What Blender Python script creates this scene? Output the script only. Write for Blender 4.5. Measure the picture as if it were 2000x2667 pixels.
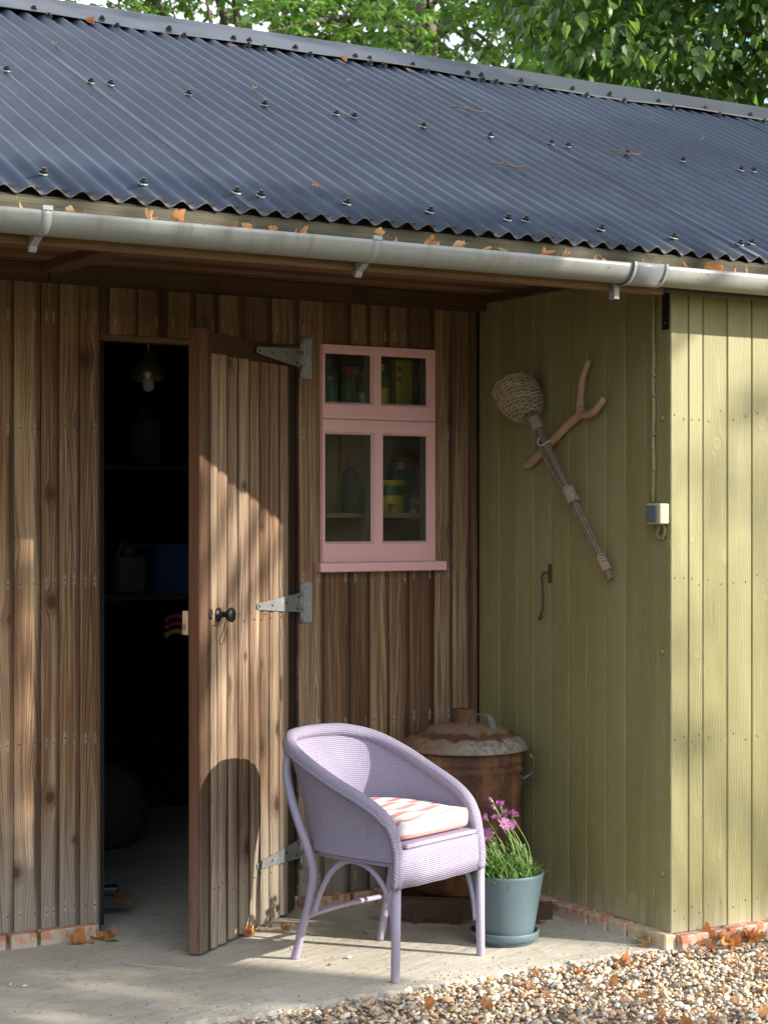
import bpy, bmesh, math, random
import numpy as np
from mathutils import Vector, Matrix, Euler, Quaternion
random.seed(7); rng = np.random.default_rng(11)
S = bpy.context.scene
for o in list(bpy.data.objects): bpy.data.objects.remove(o)
COL = S.collection
R_ = math.radians

# ------------------------------------------------------------------ camera, sky, sun, exposure
CAM = Vector((-4.1014, -6.0578, 1.4753)); YAW = 0.5442
cd = bpy.data.cameras.new('camera'); cam = bpy.data.objects.new('camera', cd); COL.objects.link(cam)
cam.location = CAM; cam.rotation_euler = (math.pi/2, 0, -YAW)
cd.sensor_fit = 'HORIZONTAL'; cd.sensor_width = 36; cd.lens = 4810.06/2000*36
cd.shift_y = (1342.1-1333.5)/2000
cd.clip_start = 0.1; cd.clip_end = 600
cd.dof.use_dof = True; cd.dof.focus_distance = 6.5; cd.dof.aperture_fstop = 9
S.camera = cam
S.render.engine = 'CYCLES'
S.render.resolution_x = 767; S.render.resolution_y = 1024
S.view_settings.view_transform = 'Standard'; S.view_settings.look = 'None'
S.view_settings.gamma = 1; S.view_settings.use_curve_mapping = False
S.view_settings.exposure = 1.4
S.cycles.max_bounces = 8; S.cycles.transparent_max_bounces = 12

SUN = Vector((.589, -.692, .418)).normalized()      # towards the sun
world = bpy.data.worlds.new('World'); S.world = world; world.use_nodes = True
wt = world.node_tree; wt.nodes.clear()
wo = wt.nodes.new('ShaderNodeOutputWorld'); wb = wt.nodes.new('ShaderNodeBackground')
sky = wt.nodes.new('ShaderNodeTexSky'); sky.sky_type = 'NISHITA'; sky.sun_disc = False
sky.sun_elevation = math.asin(SUN.z); sky.sun_rotation = math.atan2(SUN.x, SUN.y)
wc = wt.nodes.new('ShaderNodeTexCoord'); wn = wt.nodes.new('ShaderNodeTexNoise')
wn.inputs['Scale'].default_value = 2.2; wn.inputs['Detail'].default_value = 6
wr = wt.nodes.new('ShaderNodeMapRange'); wr.inputs[1].default_value = .47; wr.inputs[2].default_value = .64
wm = wt.nodes.new('ShaderNodeMix'); wm.data_type = 'RGBA'
wm.inputs[7].default_value = (9.5, 9.8, 10.4, 1)
wt.links.new(wc.outputs['Generated'], wn.inputs['Vector']); wt.links.new(wn.outputs[0], wr.inputs[0])
wt.links.new(wr.outputs[0], wm.inputs[0]); wt.links.new(sky.outputs[0], wm.inputs[6])
wt.links.new(wm.outputs[2], wb.inputs[0]); wb.inputs[1].default_value = 0.15
wt.links.new(wb.outputs[0], wo.inputs[0])
sl = bpy.data.lights.new('sun', 'SUN'); so = bpy.data.objects.new('sun', sl); COL.objects.link(so)
sl.energy = 3.9; sl.angle = R_(.55); sl.color = (1, .945, .87)
so.rotation_euler = (-SUN).to_track_quat('-Z', 'Y').to_euler(); so.location = (6, -8, 9)

# ------------------------------------------------------------------ node helper
class V:
    def __init__(s, g, k): s.g = g; s.k = k
    def __add__(a, b): return a.g.m('ADD', a, b)
    __radd__ = __add__
    def __mul__(a, b): return a.g.m('MULTIPLY', a, b)
    __rmul__ = __mul__
    def __sub__(a, b): return a.g.m('SUBTRACT', a, b)
    def __rsub__(a, b): return a.g.m('SUBTRACT', b, a)
    def __truediv__(a, b): return a.g.m('DIVIDE', a, b)
    def __neg__(a): return a.g.m('MULTIPLY', a, -1)
    def abs(a): return a.g.m('ABSOLUTE', a)
    def fract(a): return a.g.m('FRACT', a)
    def pow(a, b): return a.g.m('POWER', a, b)
    def sin(a): return a.g.m('SINE', a)
    def min(a, b): return a.g.m('MINIMUM', a, b)
    def max(a, b): return a.g.m('MAXIMUM', a, b)
    def gt(a, b): return a.g.m('GREATER_THAN', a, b)
    def ss(a, lo, hi): return a.g.mr(a, lo, hi)
class G:
    def __init__(s, name):
        s.mat = bpy.data.materials.new(name); s.mat.use_nodes = True
        s.t = s.mat.node_tree; s.t.nodes.clear()
        s.out = s.t.nodes.new('ShaderNodeOutputMaterial'); s.tc = None; s.ge = None
    def put(s, sock, v):
        if isinstance(v, V): s.t.links.new(v.k, sock)
        elif v is not None:
            if isinstance(v, (tuple, list)) and len(v) == 3 and sock.type == 'RGBA': v = (*v, 1)
            sock.default_value = v
    def m(s, op, a, b=None):
        n = s.t.nodes.new('ShaderNodeMath'); n.operation = op
        s.put(n.inputs[0], a)
        if b is not None: s.put(n.inputs[1], b)
        return V(s, n.outputs[0])
    def mr(s, v, lo, hi, a=0., b=1., kind='SMOOTHSTEP'):
        n = s.t.nodes.new('ShaderNodeMapRange'); n.interpolation_type = kind
        inv = lo > hi
        if inv: lo, hi = hi, lo; a, b = b, a
        s.put(n.inputs[0], v)
        for i, x in ((1, lo), (2, hi), (3, a), (4, b)): n.inputs[i].default_value = x
        return V(s, n.outputs[0])
    def co(s, kind='Object'):
        if not s.tc: s.tc = s.t.nodes.new('ShaderNodeTexCoord')
        return V(s, s.tc.outputs[kind])
    def pos(s):
        if not s.ge: s.ge = s.t.nodes.new('ShaderNodeNewGeometry')
        return V(s, s.ge.outputs['Position'])
    def sep(s, v):
        n = s.t.nodes.new('ShaderNodeSeparateXYZ'); s.put(n.inputs[0], v); return [V(s, o) for o in n.outputs]
    def xyz(s, x, y, z=0.):
        n = s.t.nodes.new('ShaderNodeCombineXYZ')
        for i, a in enumerate((x, y, z)): s.put(n.inputs[i], a)
        return V(s, n.outputs[0])
    def noise(s, v, scale=5., detail=3., rough=.5, dist=0.):
        n = s.t.nodes.new('ShaderNodeTexNoise'); s.put(n.inputs['Vector'], v)
        n.inputs['Scale'].default_value = scale; n.inputs['Detail'].default_value = detail
        n.inputs['Roughness'].default_value = rough; n.inputs['Distortion'].default_value = dist
        return V(s, n.outputs[0])
    def vor(s, v, scale=1., feature='F1', dims='3D', rnd=1.):
        n = s.t.nodes.new('ShaderNodeTexVoronoi'); n.feature = feature; n.voronoi_dimensions = dims
        s.put(n.inputs['Vector'], v); n.inputs['Scale'].default_value = scale; n.inputs['Randomness'].default_value = rnd
        return n
    def attr(s, name, obj=True):
        n = s.t.nodes.new('ShaderNodeAttribute'); n.attribute_type = 'OBJECT' if obj else 'GEOMETRY'; n.attribute_name = name
        return V(s, n.outputs['Fac'])
    def rnd(s):
        n = s.t.nodes.new('ShaderNodeObjectInfo'); return V(s, n.outputs['Random'])
    def mix(s, f, a, b, mode='MIX'):
        n = s.t.nodes.new('ShaderNodeMix'); n.data_type = 'RGBA'; n.blend_type = mode
        s.put(n.inputs[0], f); s.put(n.inputs[6], a); s.put(n.inputs[7], b); return V(s, n.outputs[2])
    def ramp(s, v, pts, kind='LINEAR'):
        n = s.t.nodes.new('ShaderNodeValToRGB'); n.color_ramp.interpolation = kind; e = n.color_ramp.elements
        while len(e) < len(pts): e.new(.5)
        for q, (p, c) in zip(e, pts): q.position = p; q.color = (*c, 1)
        s.put(n.inputs[0], v); return V(s, n.outputs[0])
    def bump(s, h, strength=.3, dist=.003):
        n = s.t.nodes.new('ShaderNodeBump'); n.inputs['Strength'].default_value = strength; n.inputs['Distance'].default_value = dist
        s.put(n.inputs['Height'], h); return V(s, n.outputs[0])
    def bsdf(s, col, rough=.6, normal=None, spec=.5, metal=0., trans=0., coat=0., sheen=0.):
        n = s.t.nodes.new('ShaderNodeBsdfPrincipled')
        s.put(n.inputs['Base Color'], col); s.put(n.inputs['Roughness'], rough)
        s.put(n.inputs['Specular IOR Level'], spec); s.put(n.inputs['Metallic'], metal)
        n.inputs['Transmission Weight'].default_value = trans; n.inputs['Coat Weight'].default_value = coat
        if normal is not None: s.put(n.inputs['Normal'], normal)
        s.t.links.new(n.outputs[0], s.out.inputs[0]); return n
    def leafy(s, col, tcol, amount=.35, rough=.45):
        p = s.bsdf(col, rough, spec=.4)
        t = s.t.nodes.new('ShaderNodeBsdfTranslucent'); s.put(t.inputs[0], tcol)
        m = s.t.nodes.new('ShaderNodeMixShader'); m.inputs[0].default_value = amount
        s.t.links.new(p.outputs[0], m.inputs[1]); s.t.links.new(t.outputs[0], m.inputs[2])
        s.t.links.new(m.outputs[0], s.out.inputs[0])

NAIL_ROWS = (.11, .695, 1.245, 1.78, 2.17)
def wood_coords(g, kx=.12, kz=.58):
    """local x across, z along the grain; returns ring value 0..1, knot mask, x, z, seed"""
    x, y, z = g.sep(g.co()); sd = g.attr('seed')
    xs = (x + sd*.371)/kx; zs = (z + sd*1.713)/kz
    v = g.vor(g.xyz(xs, zs), 1., dims='2D', rnd=.9)
    px, pz, _ = g.sep(V(g, v.outputs['Position'])); cr, cg, cb = g.sep(V(g, v.outputs['Color']))
    dx = (xs-px)*kx; dz = (zs-pz)*kz
    a = g.mr(cg, 0, 1, .007, .019, 'LINEAR')*cr.gt(.55)
    ez = dz*.78
    r2 = dx*dx + ez*ez
    flow = (a*a*2.6/(r2 + a*a*.8)).min(1.)
    gx = x - dx*flow
    g.gx = gx
    wob = (g.noise(g.xyz(x*3., z*.8 + sd*3.1, sd), 1., 1.)-.5)*.05
    c = (g.noise(g.xyz(sd*2.3, z*.5, 3.), 1., 1.)-.5)*.14
    q = (gx-c+wob)*(gx-c+wob)*6. + z*(.012+.02*g.noise(g.xyz(sd, 2., 1.), 1., 0.)) + wob*.6
    ring = (q/.0062 + (gx-c).abs()*55. + g.noise(g.xyz(gx*60., z*2., sd), 1., 2.)*.6).fract()
    late = ring.ss(.45, .85)*ring.ss(1., .92)*g.noise(g.xyz(x*20., z*1.1, sd), 1., 2.).ss(.3, .6)
    r = r2.pow(.5)
    knot = g.m('SUBTRACT', 1., g.m('MINIMUM', g.m('MAXIMUM', (r/(a+.0002)-.75)/.5, 0.), 1.))*a.gt(.001)
    g.knot_r = r/(a+.0002); g.knot_on = a.gt(.001)
    krg = ((r/.0045).fract()).ss(.3, .9)*knot
    fib = g.noise(g.xyz(gx*190., z*5., sd*1.1), 1., 3., .6)
    return late, knot, krg, fib, x, z, sd
def wood(name, dark, mid, pale, late_amt=.38, bleach=.8, grey=(.33, .30, .25), rough=.75, nails=True, bmp=.5, edge=.5, elo=.5, eg=.3):
    g = G(name); late, knot, krg, fib, x, z, sd = wood_coords(g); gx_ = g.gx
    tone = g.attr('tone'); wz = g.sep(g.pos())[2]; w = g.attr('w')
    big = g.noise(g.xyz(x*9., z*.9, sd*1.7), 1., 3.)
    stk = g.noise(g.xyz(gx_*85., z*1.5, sd*.9), 1., 3., .6)
    col = g.mix((big-.5)*1.7 + (fib-.5)*.9 + (stk-.5)*2.7 + .38 + tone*.5, mid, pale)
    # weathering: washed-out grey splash zone near the ground
    bl = (wz + (g.noise(g.xyz(x*30., z*1.8, sd), 1., 3.)-.5)*.7).ss(.62, .0)*bleach
    col = g.mix(bl, col, g.mix(fib, grey, tuple(c*.62 for c in grey)))
    fresh = (wz + (g.noise(g.xyz(x*12., z*1.1, sd), 1., 2.)-.5)*.5).ss(1.65, 2.25)*(bleach*.6)
    col = g.mix(fresh, col, g.mix(fib, (.20, .105, .04), (.11, .055, .02)))
    # dark strip along one edge of a board: water stain on wall boards, wider on the door
    side = (x/(w+.001)*2. + (g.noise(g.xyz(sd, z*1.4, 1.), 1., 2.)-.5)*.9)
    strip = side.ss(elo, elo+.42)*(g.noise(g.xyz(sd*5.1, z*.5, 0.), 1., 1.)).ss(eg, eg+.25)*edge
    col = g.mix(strip, col, dark)
    st = (g.noise(g.xyz(x*22., z*.75, sd*2.9), 1., 4., .6)).ss(.6, .78)
    col = g.mix(st*.55, col, dark)
    col = g.mix(late*late_amt*(1.-bl*.35), col, dark)
    halo = (r2_ := g.m('MULTIPLY', g.knot_r, 1.)).ss(3.2, .9)*g.knot_on
    col = g.mix(halo*.45, col, dark)
    col = g.mix(knot*.92, col, g.mix(krg, (.11, .045, .018), (.016, .007, .004)))
    col = g.mix(tone.ss(-.0, -1.)*.75, col, dark)
    if nails:
        ax = (x.abs()-(w*.5-.02)).abs(); nj = g.attr('nj'); zr = wz - nj
        d = None
        for k in NAIL_ROWS:
            e = (zr-k).abs(); d = e if d is None else d.min(e)
        nz = g.noise(g.xyz(x*120., z*45., sd), 1., 2.)
        rr = (ax*ax*27000. + d*d*1500.) + (nz-.5)*.9
        col = g.mix(rr.ss(1.1, .2)*g.mr(g.noise(g.xyz(sd*3.7, z*2.7, x*20.), 1., 0.), .35, .65, .05, .5), col, (.36, .34, .30))
    h = fib*.35 - late*.5 + knot*.9
    g.bsdf(col, g.mr(fib, .2, .8, rough-.08, rough+.12, 'LINEAR'), g.bump(h, bmp, .0025), spec=.3)
    return g.mat
M = {}
M['brown'] = wood('weathered_brown_timber', (.034, .015, .006), (.162, .079, .033), (.37, .252, .15), late_amt=.6, edge=.8, elo=.42, eg=.28)
M['door'] = wood('sunbleached_door_timber', (.037, .018, .009), (.145, .079, .041), (.35, .255, .17), late_amt=.4, edge=.9, elo=.12, eg=.18, grey=(.42, .37, .29), nails=False)
M['darkwood'] = wood('dark_stained_timber', (.022, .011, .006), (.05, .024, .012), (.085, .042, .022), bleach=.5, nails=False)
M['rededge'] = wood('red_brown_stained_edge', (.035, .013, .007), (.095, .036, .018), (.15, .062, .032), bleach=.25, nails=False)
M['soffit'] = wood('soffit_timber', (.04, .019, .009), (.15, .075, .036), (.24, .135, .07), bleach=0, nails=False)
M['fascia'] = wood('mossy_grey_fascia_timber', (.014, .012, .007), (.045, .039, .02), (.085, .074, .046), bleach=0, nails=False)
M['rafter'] = wood('orange_brown_timber', (.06, .03, .013), (.13, .073, .033), (.19, .11, .055), bleach=0, nails=False)
def green(name, mul=1.):
    g = G(name); late, knot, krg, fib, x, z, sd = wood_coords(g, .11, .42)
    tone = g.attr('tone'); wz = g.sep(g.pos())[2]
    big = g.noise(g.xyz(x*14., z*1.3, sd*1.3), 1., 3.)
    c0 = (.192*mul, .168*mul, .060*mul); c1 = (.26*mul, .237*mul, .112*mul)
    col = g.mix((big-.5)*1.3 + .5 + tone*.55, c0, c1)
    mil = g.noise(g.xyz(x*26., z*2.2, sd*.7), 1., 4., .65).ss(.55, .75)
    col = g.mix(mil*.4, col, (.20, .21, .10))
    col = g.mix(late*.12, col, (.21, .205, .085))
    col = g.mix(fib.ss(.55, .8)*.3, col, (.5, .48, .34))
    col = g.mix(knot*.1, col, (.45, .43, .26))
    bl = (wz + (g.noise(g.xyz(x*40., z*2., sd), 1., 2.)-.5)*.25).ss(.16, .0)
    col = g.mix(bl*.5, col, (.42, .38, .29))
    g.bsdf(col, .5, g.bump(fib*.6 + knot*.35 - late*.35 + krg*.2, .5, .003), spec=.4)
    return g.mat
M['green'] = green('olive_green_wood_paint')
def simple(name, col, rough=.5, metal=0., var=.25, scale=30., bmp=.1, spec=.5, detail=4):
    g = G(name); p = g.co(); n = g.noise(p, scale, detail)
    c = g.mix(n, tuple(a*(1-var) for a in col), tuple(min(1, a*(1+var)) for a in col))
    g.bsdf(c, g.mr(n, 0, 1, max(.05, rough-.1), min(1, rough+.1), 'LINEAR'), g.bump(n, bmp, .002), spec, metal); return g.mat
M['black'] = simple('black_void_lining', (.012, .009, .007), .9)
M['pink'] = simple('dusty_pink_gloss_paint', (.72, .40, .375), .38, var=.06, scale=6, bmp=.15)
M['putty'] = simple('grey_putty', (.28, .27, .22), .8)
M['iron'] = simple('black_iron', (.03, .028, .026), .42, .6, bmp=.3)
M['galv'] = simple('galvanised_steel', (.25, .26, .255), .55, .5, var=.35, scale=60)
M['dullsteel'] = simple('dull_weathered_steel', (.10, .095, .088), .6, .3, var=.4, scale=60)
M['rustiron'] = simple('rusted_iron', (.075, .04, .024), .85, .1, var=.5, scale=70, bmp=.5)
M['wire'] = simple('old_wire', (.09, .055, .04), .6, .4)
M['white'] = simple('white_plastic', (.7, .7, .66), .4, var=.05)
M['cream'] = simple('cream_plastic', (.40, .365, .245), .45, var=.06)
M['grey'] = simple('slate_grey_plastic', (.11, .12, .135), .5, var=.06)
M['brass'] = simple('dull_brass', (.32, .21, .09), .5, .6)
M['enamel'] = simple('spun_aluminium', (.38, .34, .24), .35, .7)
M['string'] = simple('jute_twine', (.33, .25, .17), .9, scale=200, bmp=.6)
M['stick'] = simple('peeled_stick_bark', (.36, .22, .125), .8, var=.4, scale=45, bmp=.5)
M['withy'] = simple('grey_brown_willow', (.20, .145, .105), .75, var=.5, scale=60, bmp=.5)
M['wicker'] = simple('dry_willow_weave', (.40, .315, .20), .8, var=.6, scale=70, bmp=.5)
M['twig'] = simple('brown_twig', (.18, .10, .06), .8)
M['red'] = simple('red_plastic', (.32, .02, .015), .4); M['yellow'] = simple('yellow_plastic', (.62, .43, .02), .4)
M['darkred'] = simple('dimmed_red_plastic', (.12, .012, .01), .6); M['darkyellow'] = simple('dimmed_yellow_plastic', (.2, .13, .015), .6)  # handle colours dimmed, putting the dark interior's shade into them
M['blue'] = simple('blue_plastic', (.008, .03, .10), .4); M['dgreen'] = simple('dark_green_plastic', (.01, .11, .04), .4)
M['terra'] = simple('terracotta', (.4, .16, .08), .8); M['ply'] = simple('plywood_back_panel', (.26, .14, .06), .7, scale=8)
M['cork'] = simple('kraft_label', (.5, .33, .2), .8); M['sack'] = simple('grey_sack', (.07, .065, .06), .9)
M['bark'] = simple('tree_bark', (.10, .075, .055), .9, var=.45, scale=18, bmp=.9)
M['soil'] = simple('potting_soil', (.03, .02, .014), .95, var=.5, scale=90, bmp=.9)
M['bristle'] = simple('brown_bristle', (.16, .075, .03), .8)
M['mortar'] = simple('lime_mortar', (.38, .35, .29), .95, scale=60, bmp=.8)
M['leadgrey'] = simple('gutter_grey_pvc', (.25, .265, .26), .42, var=.1, scale=9)
def gutter_mat():
    g = G('weathered_grey_gutter'); x, y, z = g.sep(g.pos())
    n = g.noise(g.xyz(x*5., y*40., z*40.), 1., 4., .6); s = g.noise(g.xyz(x*30., y*3., z*3.), 1., 3.)
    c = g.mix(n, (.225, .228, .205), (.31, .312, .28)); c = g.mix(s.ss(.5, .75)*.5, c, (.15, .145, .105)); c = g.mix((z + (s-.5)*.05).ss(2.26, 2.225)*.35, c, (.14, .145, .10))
    f = g.vor(g.xyz(x*22., y*30., z*30.), 1.); c = g.mix(V(g, f.outputs['Distance']).ss(.1, .05), c, (.12, .1, .07))
    g.bsdf(c, .42, g.bump(n, .08, .002), spec=.45); return g.mat
M['gutter'] = gutter_mat()
def roof_mat():
    g = G('slate_blue_roof_coating'); o = g.co(); x, y, z = g.sep(o)   # local x across waves, y up the slope
    n = g.noise(g.xyz(x*7., y*2.2, 0.), 1., 4., .6); f = g.noise(g.xyz(x*160., y*160., z*90.), 1., 2.)
    c = g.mix(n, (.0105, .018, .034), (.018, .029, .048))
    c = g.mix(g.noise(g.xyz(x*30., y*1.1, 0.), 1., 4., .6).ss(.5, .75)*.35, c, (.055, .058, .055))
    ph = (x/.0748).fract()
    line = (ph-.15 + (g.noise(g.xyz(x*3., y*9., 0.), 1., 3.)-.5)*.12).abs().ss(.075, .02)
    dirt = g.noise(g.xyz(x*18., y*26., 0.), 1., 3.).ss(.25, .65)
    c = g.mix(line*dirt*.7, c, (.115, .112, .085))
    sp = V(g, g.vor(g.xyz(x*32., y*32., 0.), 1.).outputs['Distance']).ss(.045, .02)
    c = g.mix(sp*.8, c, (.3, .29, .25)); c = g.mix(f.ss(.55, .85)*.25, c, (.05, .056, .065))
    g.bsdf(c, g.mr(n, .2, .8, .42, .56, 'LINEAR'), g.bump(f, .12, .001), spec=.3); return g.mat
M['roof'] = roof_mat()
M['ridge'] = simple('dark_grey_ridge_metal', (.03, .035, .042), .5, var=.15, scale=5, bmp=.05)
M['edge'] = simple('pale_cut_edge', (.11, .095, .085), .8)
def concrete_mat():
    g = G('worn_concrete'); x, y, z = g.sep(g.pos()); v = g.xyz(x, y, 0.)
    n1 = g.noise(v, 1.7, 5., .6); n2 = g.noise(v, 14., 5., .65); br = g.noise(g.xyz(x*4.+y*1.2, y*40.-x*14., 0.), 1., 3.)
    c = g.mix(n1.ss(.3, .7), (.37, .325, .24), (.52, .468, .37)); c = g.mix((n2-.38)*1.5, c, (.5, .47, .41)); c = g.mix(g.noise(v, 8., 6., .75).ss(.54, .68)*.4, c, (.215, .19, .145))
    c = g.mix(br.ss(.45, .75)*.22, c, (.2, .18, .14)); agg = V(g, g.vor(v, 48.).outputs['Color']); c = g.mix(g.noise(v, 95., 2.).ss(.52, .66)*.35, c, g.mix(agg, (.16, .13, .095), (.6, .56, .48)))
    pits = V(g, g.vor(v, 34.).outputs['Distance']).ss(.17, .1); pm = g.noise(v, 22., 2.).ss(.45, .58)
    c = g.mix(pits*pm*.85, c, (.09, .08, .065))
    sp = V(g, g.vor(v, 70.).outputs['Distance']).ss(.2, .1)*g.noise(v, 30., 2.).ss(.55, .65); c = g.mix(sp*.5, c, (.5, .48, .43))
    st = g.noise(v, 3.3, 4., .7).ss(.56, .72); c = g.mix(st*.3, c, (.235, .215, .16))
    g.bsdf(c, .85, g.bump(n2*.8 + br*.5 - pits*pm, .8, .006), spec=.25); return g.mat
M['concrete'] = concrete_mat()
def brick_mat():
    g = G('old_red_brick'); p = g.co(); r = g.rnd(); n = g.noise(p, 30., 4., .6)
    c = g.ramp(r, [(0, (.36, .13, .075)), (.35, (.43, .19, .11)), (.65, (.47, .28, .17)), (.85, (.46, .34, .2)), (1, (.28, .12, .08))])
    c = g.mix(n.ss(.44, .6)*.75, c, (.44, .395, .32)); lz = g.sep(p)[2]; c = g.mix((lz + (n-.5)*.05).ss(.035, .02)*.8, c, (.42, .39, .33)); g.bsdf(c, .9, g.bump(n, .6, .004), spec=.2); return g.mat
M['brick'] = brick_mat()
STONE = [(0, (.56, .50, .40)), (.12, (.5, .38, .24)), (.25, (.42, .27, .15)), (.37, (.52, .41, .28)), (.48, (.30, .24, .19)), (.57, (.60, .55, .47)), (.66, (.46, .32, .18)), (.76, (.20, .17, .15)), (.84, (.50, .42, .32)), (.92, (.38, .19, .10))]
def stone_mat():
    g = G('flint_gravel'); t = g.attr('tone', False); p = g.pos(); n = g.noise(p, 130., 3.)
    c = g.ramp(t, [(p_, tuple(min(.8, q_*.98) for q_ in c_)) for p_, c_ in STONE], 'CONSTANT'); c = g.mix((n-.3)*.7, c, g.mix(.5, c, (.6, .5, .38)))
    c = g.mix(g.noise(p, 260., 2.).ss(.6, .75)*.4, c, (.16, .11, .07))
    g.bsdf(c, .72, g.bump(n, .4, .003), spec=.3); return g.mat
M['stone'] = stone_mat()
M['dirt'] = simple('sandy_gravel_bed', (.17, .13, .085), .95, var=.5, scale=80, bmp=.9)
def ground_mat():
    g = G('rough_grass_ground'); p = g.pos(); n = g.noise(p, 3., 6., .7); g.bsdf(g.mix(n, (.035, .05, .015), (.11, .12, .05)), .95, g.bump(g.noise(p, 60., 3.), .8, .02), spec=.1); return g.mat
M['ground'] = ground_mat()
def dryleaf():
    g = G('dry_autumn_leaf'); r = g.rnd(); p = g.co(); n = g.noise(p, 45., 4.)
    c = g.ramp(r, [(0, (.46, .16, .04)), (.25, (.55, .25, .08)), (.5, (.58, .34, .15)), (.72, (.40, .14, .045)), (.86, (.6, .44, .25)), (1, (.32, .12, .05))])
    c = g.mix(n.ss(.5, .8)*.4, c, (.26, .11, .04)); g.leafy(c, c, .4, .6); return g.mat
M['dry'] = dryleaf()
def greenleaf(name, lo, hi, tr, amt, rough=.38):
    g = G(name); t = g.attr('tone', False); p = g.pos(); n = g.noise(p, 25., 2.)
    c = g.mix(t, lo, hi); c = g.mix((n-.5)*.6, c, tuple(a*.6 for a in lo)); g.leafy(c, g.mix(t, tr, tuple(a*1.25 for a in tr)), amt, rough); return g.mat
M['lime'] = greenleaf('lime_leaf', (.022, .055, .010), (.075, .125, .026), (.19, .33, .04), .4)
M['chest'] = greenleaf('glossy_tree_leaf', (.035, .085, .016), (.12, .21, .045), (.24, .42, .06), .38, .3)
M['shade'] = greenleaf('dense_tree_leaf', (.025, .06, .012), (.06, .11, .025), (.12, .22, .03), .2)
M['herb'] = greenleaf('daisy_foliage', (.05, .12, .025), (.14, .24, .06), (.2, .36, .06), .3)
M['stem'] = simple('daisy_stem', (.24, .36, .09), .5)
def petal_mat():
    g = G('mauve_petal'); t = g.attr('tone', False); c = g.mix(t, (.30, .06, .25), (.54, .2, .47)); g.leafy(c, (.6, .2, .5), .3, .5); return g.mat
M['petal'] = petal_mat(); M['disc'] = simple('daisy_disc', (.35, .16, .02), .8, var=.6, scale=400)
M['potglaze'] = simple('duck_egg_blue_pot', (.078, .118, .132), .5, var=.05, scale=5, bmp=.03)
def rust_mat(name, galv):
    g = G(name); p = g.co(); x, y, z = g.sep(p)
    n = g.noise(p, 7., 6., .65); f = g.noise(p, 60., 4., .6); st = g.noise(g.xyz(x*14., y*14., z*2.), 1., 4., .6)
    c = g.ramp(n, [(.3, (.045, .024, .016)), (.43, (.085, .038, .021)), (.53, (.15, .066, .032)), (.62, (.24, .115, .052)), (.74, (.13, .085, .06))])
    c = g.mix(st.ss(.45, .68)*.7, c, (.05, .028, .02)); c = g.mix(f.ss(.55, .8)*.4, c, (.30, .16, .08))
    if galv:
        rad = (x*x + y*y).pow(.5); ang = g.m('ARCTAN2', y, x); sc_ = (ang*14.).sin(); nz = g.noise(g.xyz(x*24., y*24., 0.), 1., 4., .65)
        tan_ = g.mix(f, (.24, .15, .092), (.17, .10, .062))
        edge = rad + sc_*.009 + (nz-.5)*.09
        c = g.mix(edge.ss(.165, .15), g.mix(.35, c, (.10, .045, .025)), tan_)
        right = (x*.6 - y*.8 + (n-.5)*.35).ss(-.1, .14)
        rimc = g.mix(right, g.mix(f.ss(.35, .65), (.26, .175, .105), (.16, .09, .05)), g.mix(f.ss(.35, .65), (.15, .11, .08), (.29, .265, .23)))
        c = g.mix((rad + sc_*.006 + (nz-.5)*.07).ss(.19, .205)*.92, c, rimc)
        c = g.mix(nz.ss(.6, .72)*.5, c, (.14, .065, .035))
    g.bsdf(c, .8, g.bump(f*.6+n*.4, .5, .003), spec=.3, metal=.1); return g.mat
M['rust'] = rust_mat('rusty_bin_steel', False); M['rustlid'] = rust_mat('rusty_galvanised_lid', True)
LIL = (.30, .265, .35)
M['lilac'] = simple('lilac_paint', LIL, .45, var=.07, scale=40, bmp=.12)
def weave_mat():
    g = G('lilac_painted_woven_fibre'); n = g.t.nodes.new('ShaderNodeUVMap'); u, v, _ = g.sep(V(g, n.outputs[0]))
    a = (u*(math.pi/.0066)).sin(); b = (v*(math.pi/.0064)).sin(); h = a.abs().pow(.6)*.42 + b.abs().pow(.7)*.6 + (g.noise(g.xyz(u*60., v*60., 0.), 1., 3.)-.5)*.5
    c = g.mix(h.ss(.1, 1.), tuple(q*.80 for q in LIL), tuple(q*1.06 for q in LIL))
    g.bsdf(c, .48, g.bump(h, .9, .0035), spec=.45); return g.mat
M['weave'] = weave_mat()
def braid_mat():
    g = G('lilac_painted_braid'); n = g.t.nodes.new('ShaderNodeUVMap'); u, v, _ = g.sep(V(g, n.outputs[0]))
    h = ((u/.011 + v*3.).fract()-.5).abs()*2.; h2 = ((u/.011 - v*3.).fract()-.5).abs()*2.; hh = h.min(h2)
    c = g.mix(hh.ss(0., .7), tuple(q*.82 for q in LIL), tuple(q*1.05 for q in LIL)); g.bsdf(c, .48, g.bump(hh, .8, .004), spec=.45); return g.mat
M['braid'] = braid_mat()
def cushion_mat():
    g = G('pink_white_stripe_cotton'); x, y, z = g.sep(g.co()); n = g.noise(g.co(), 9., 3.)
    q = ((g.attr('stripe', False) - .212 + (n-.5)*.006)/.0675).fract()
    pk = q.ss(.0, .05)*q.ss(.42, .37)
    w = g.noise(g.co(), 400., 2.); c = g.mix(pk, (.66, .645, .61), (.58, .255, .23)); c = g.mix((w-.5)*.3, c, (.6, .5, .45))
    wr = g.noise(g.xyz(x*9., y*26., z*9.), 1., 4., .6)
    g.bsdf(c, .9, g.bump(wr*1.0 + w*.05, .5, .012), spec=.15); return g.mat
M['cushion'] = cushion_mat()
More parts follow.
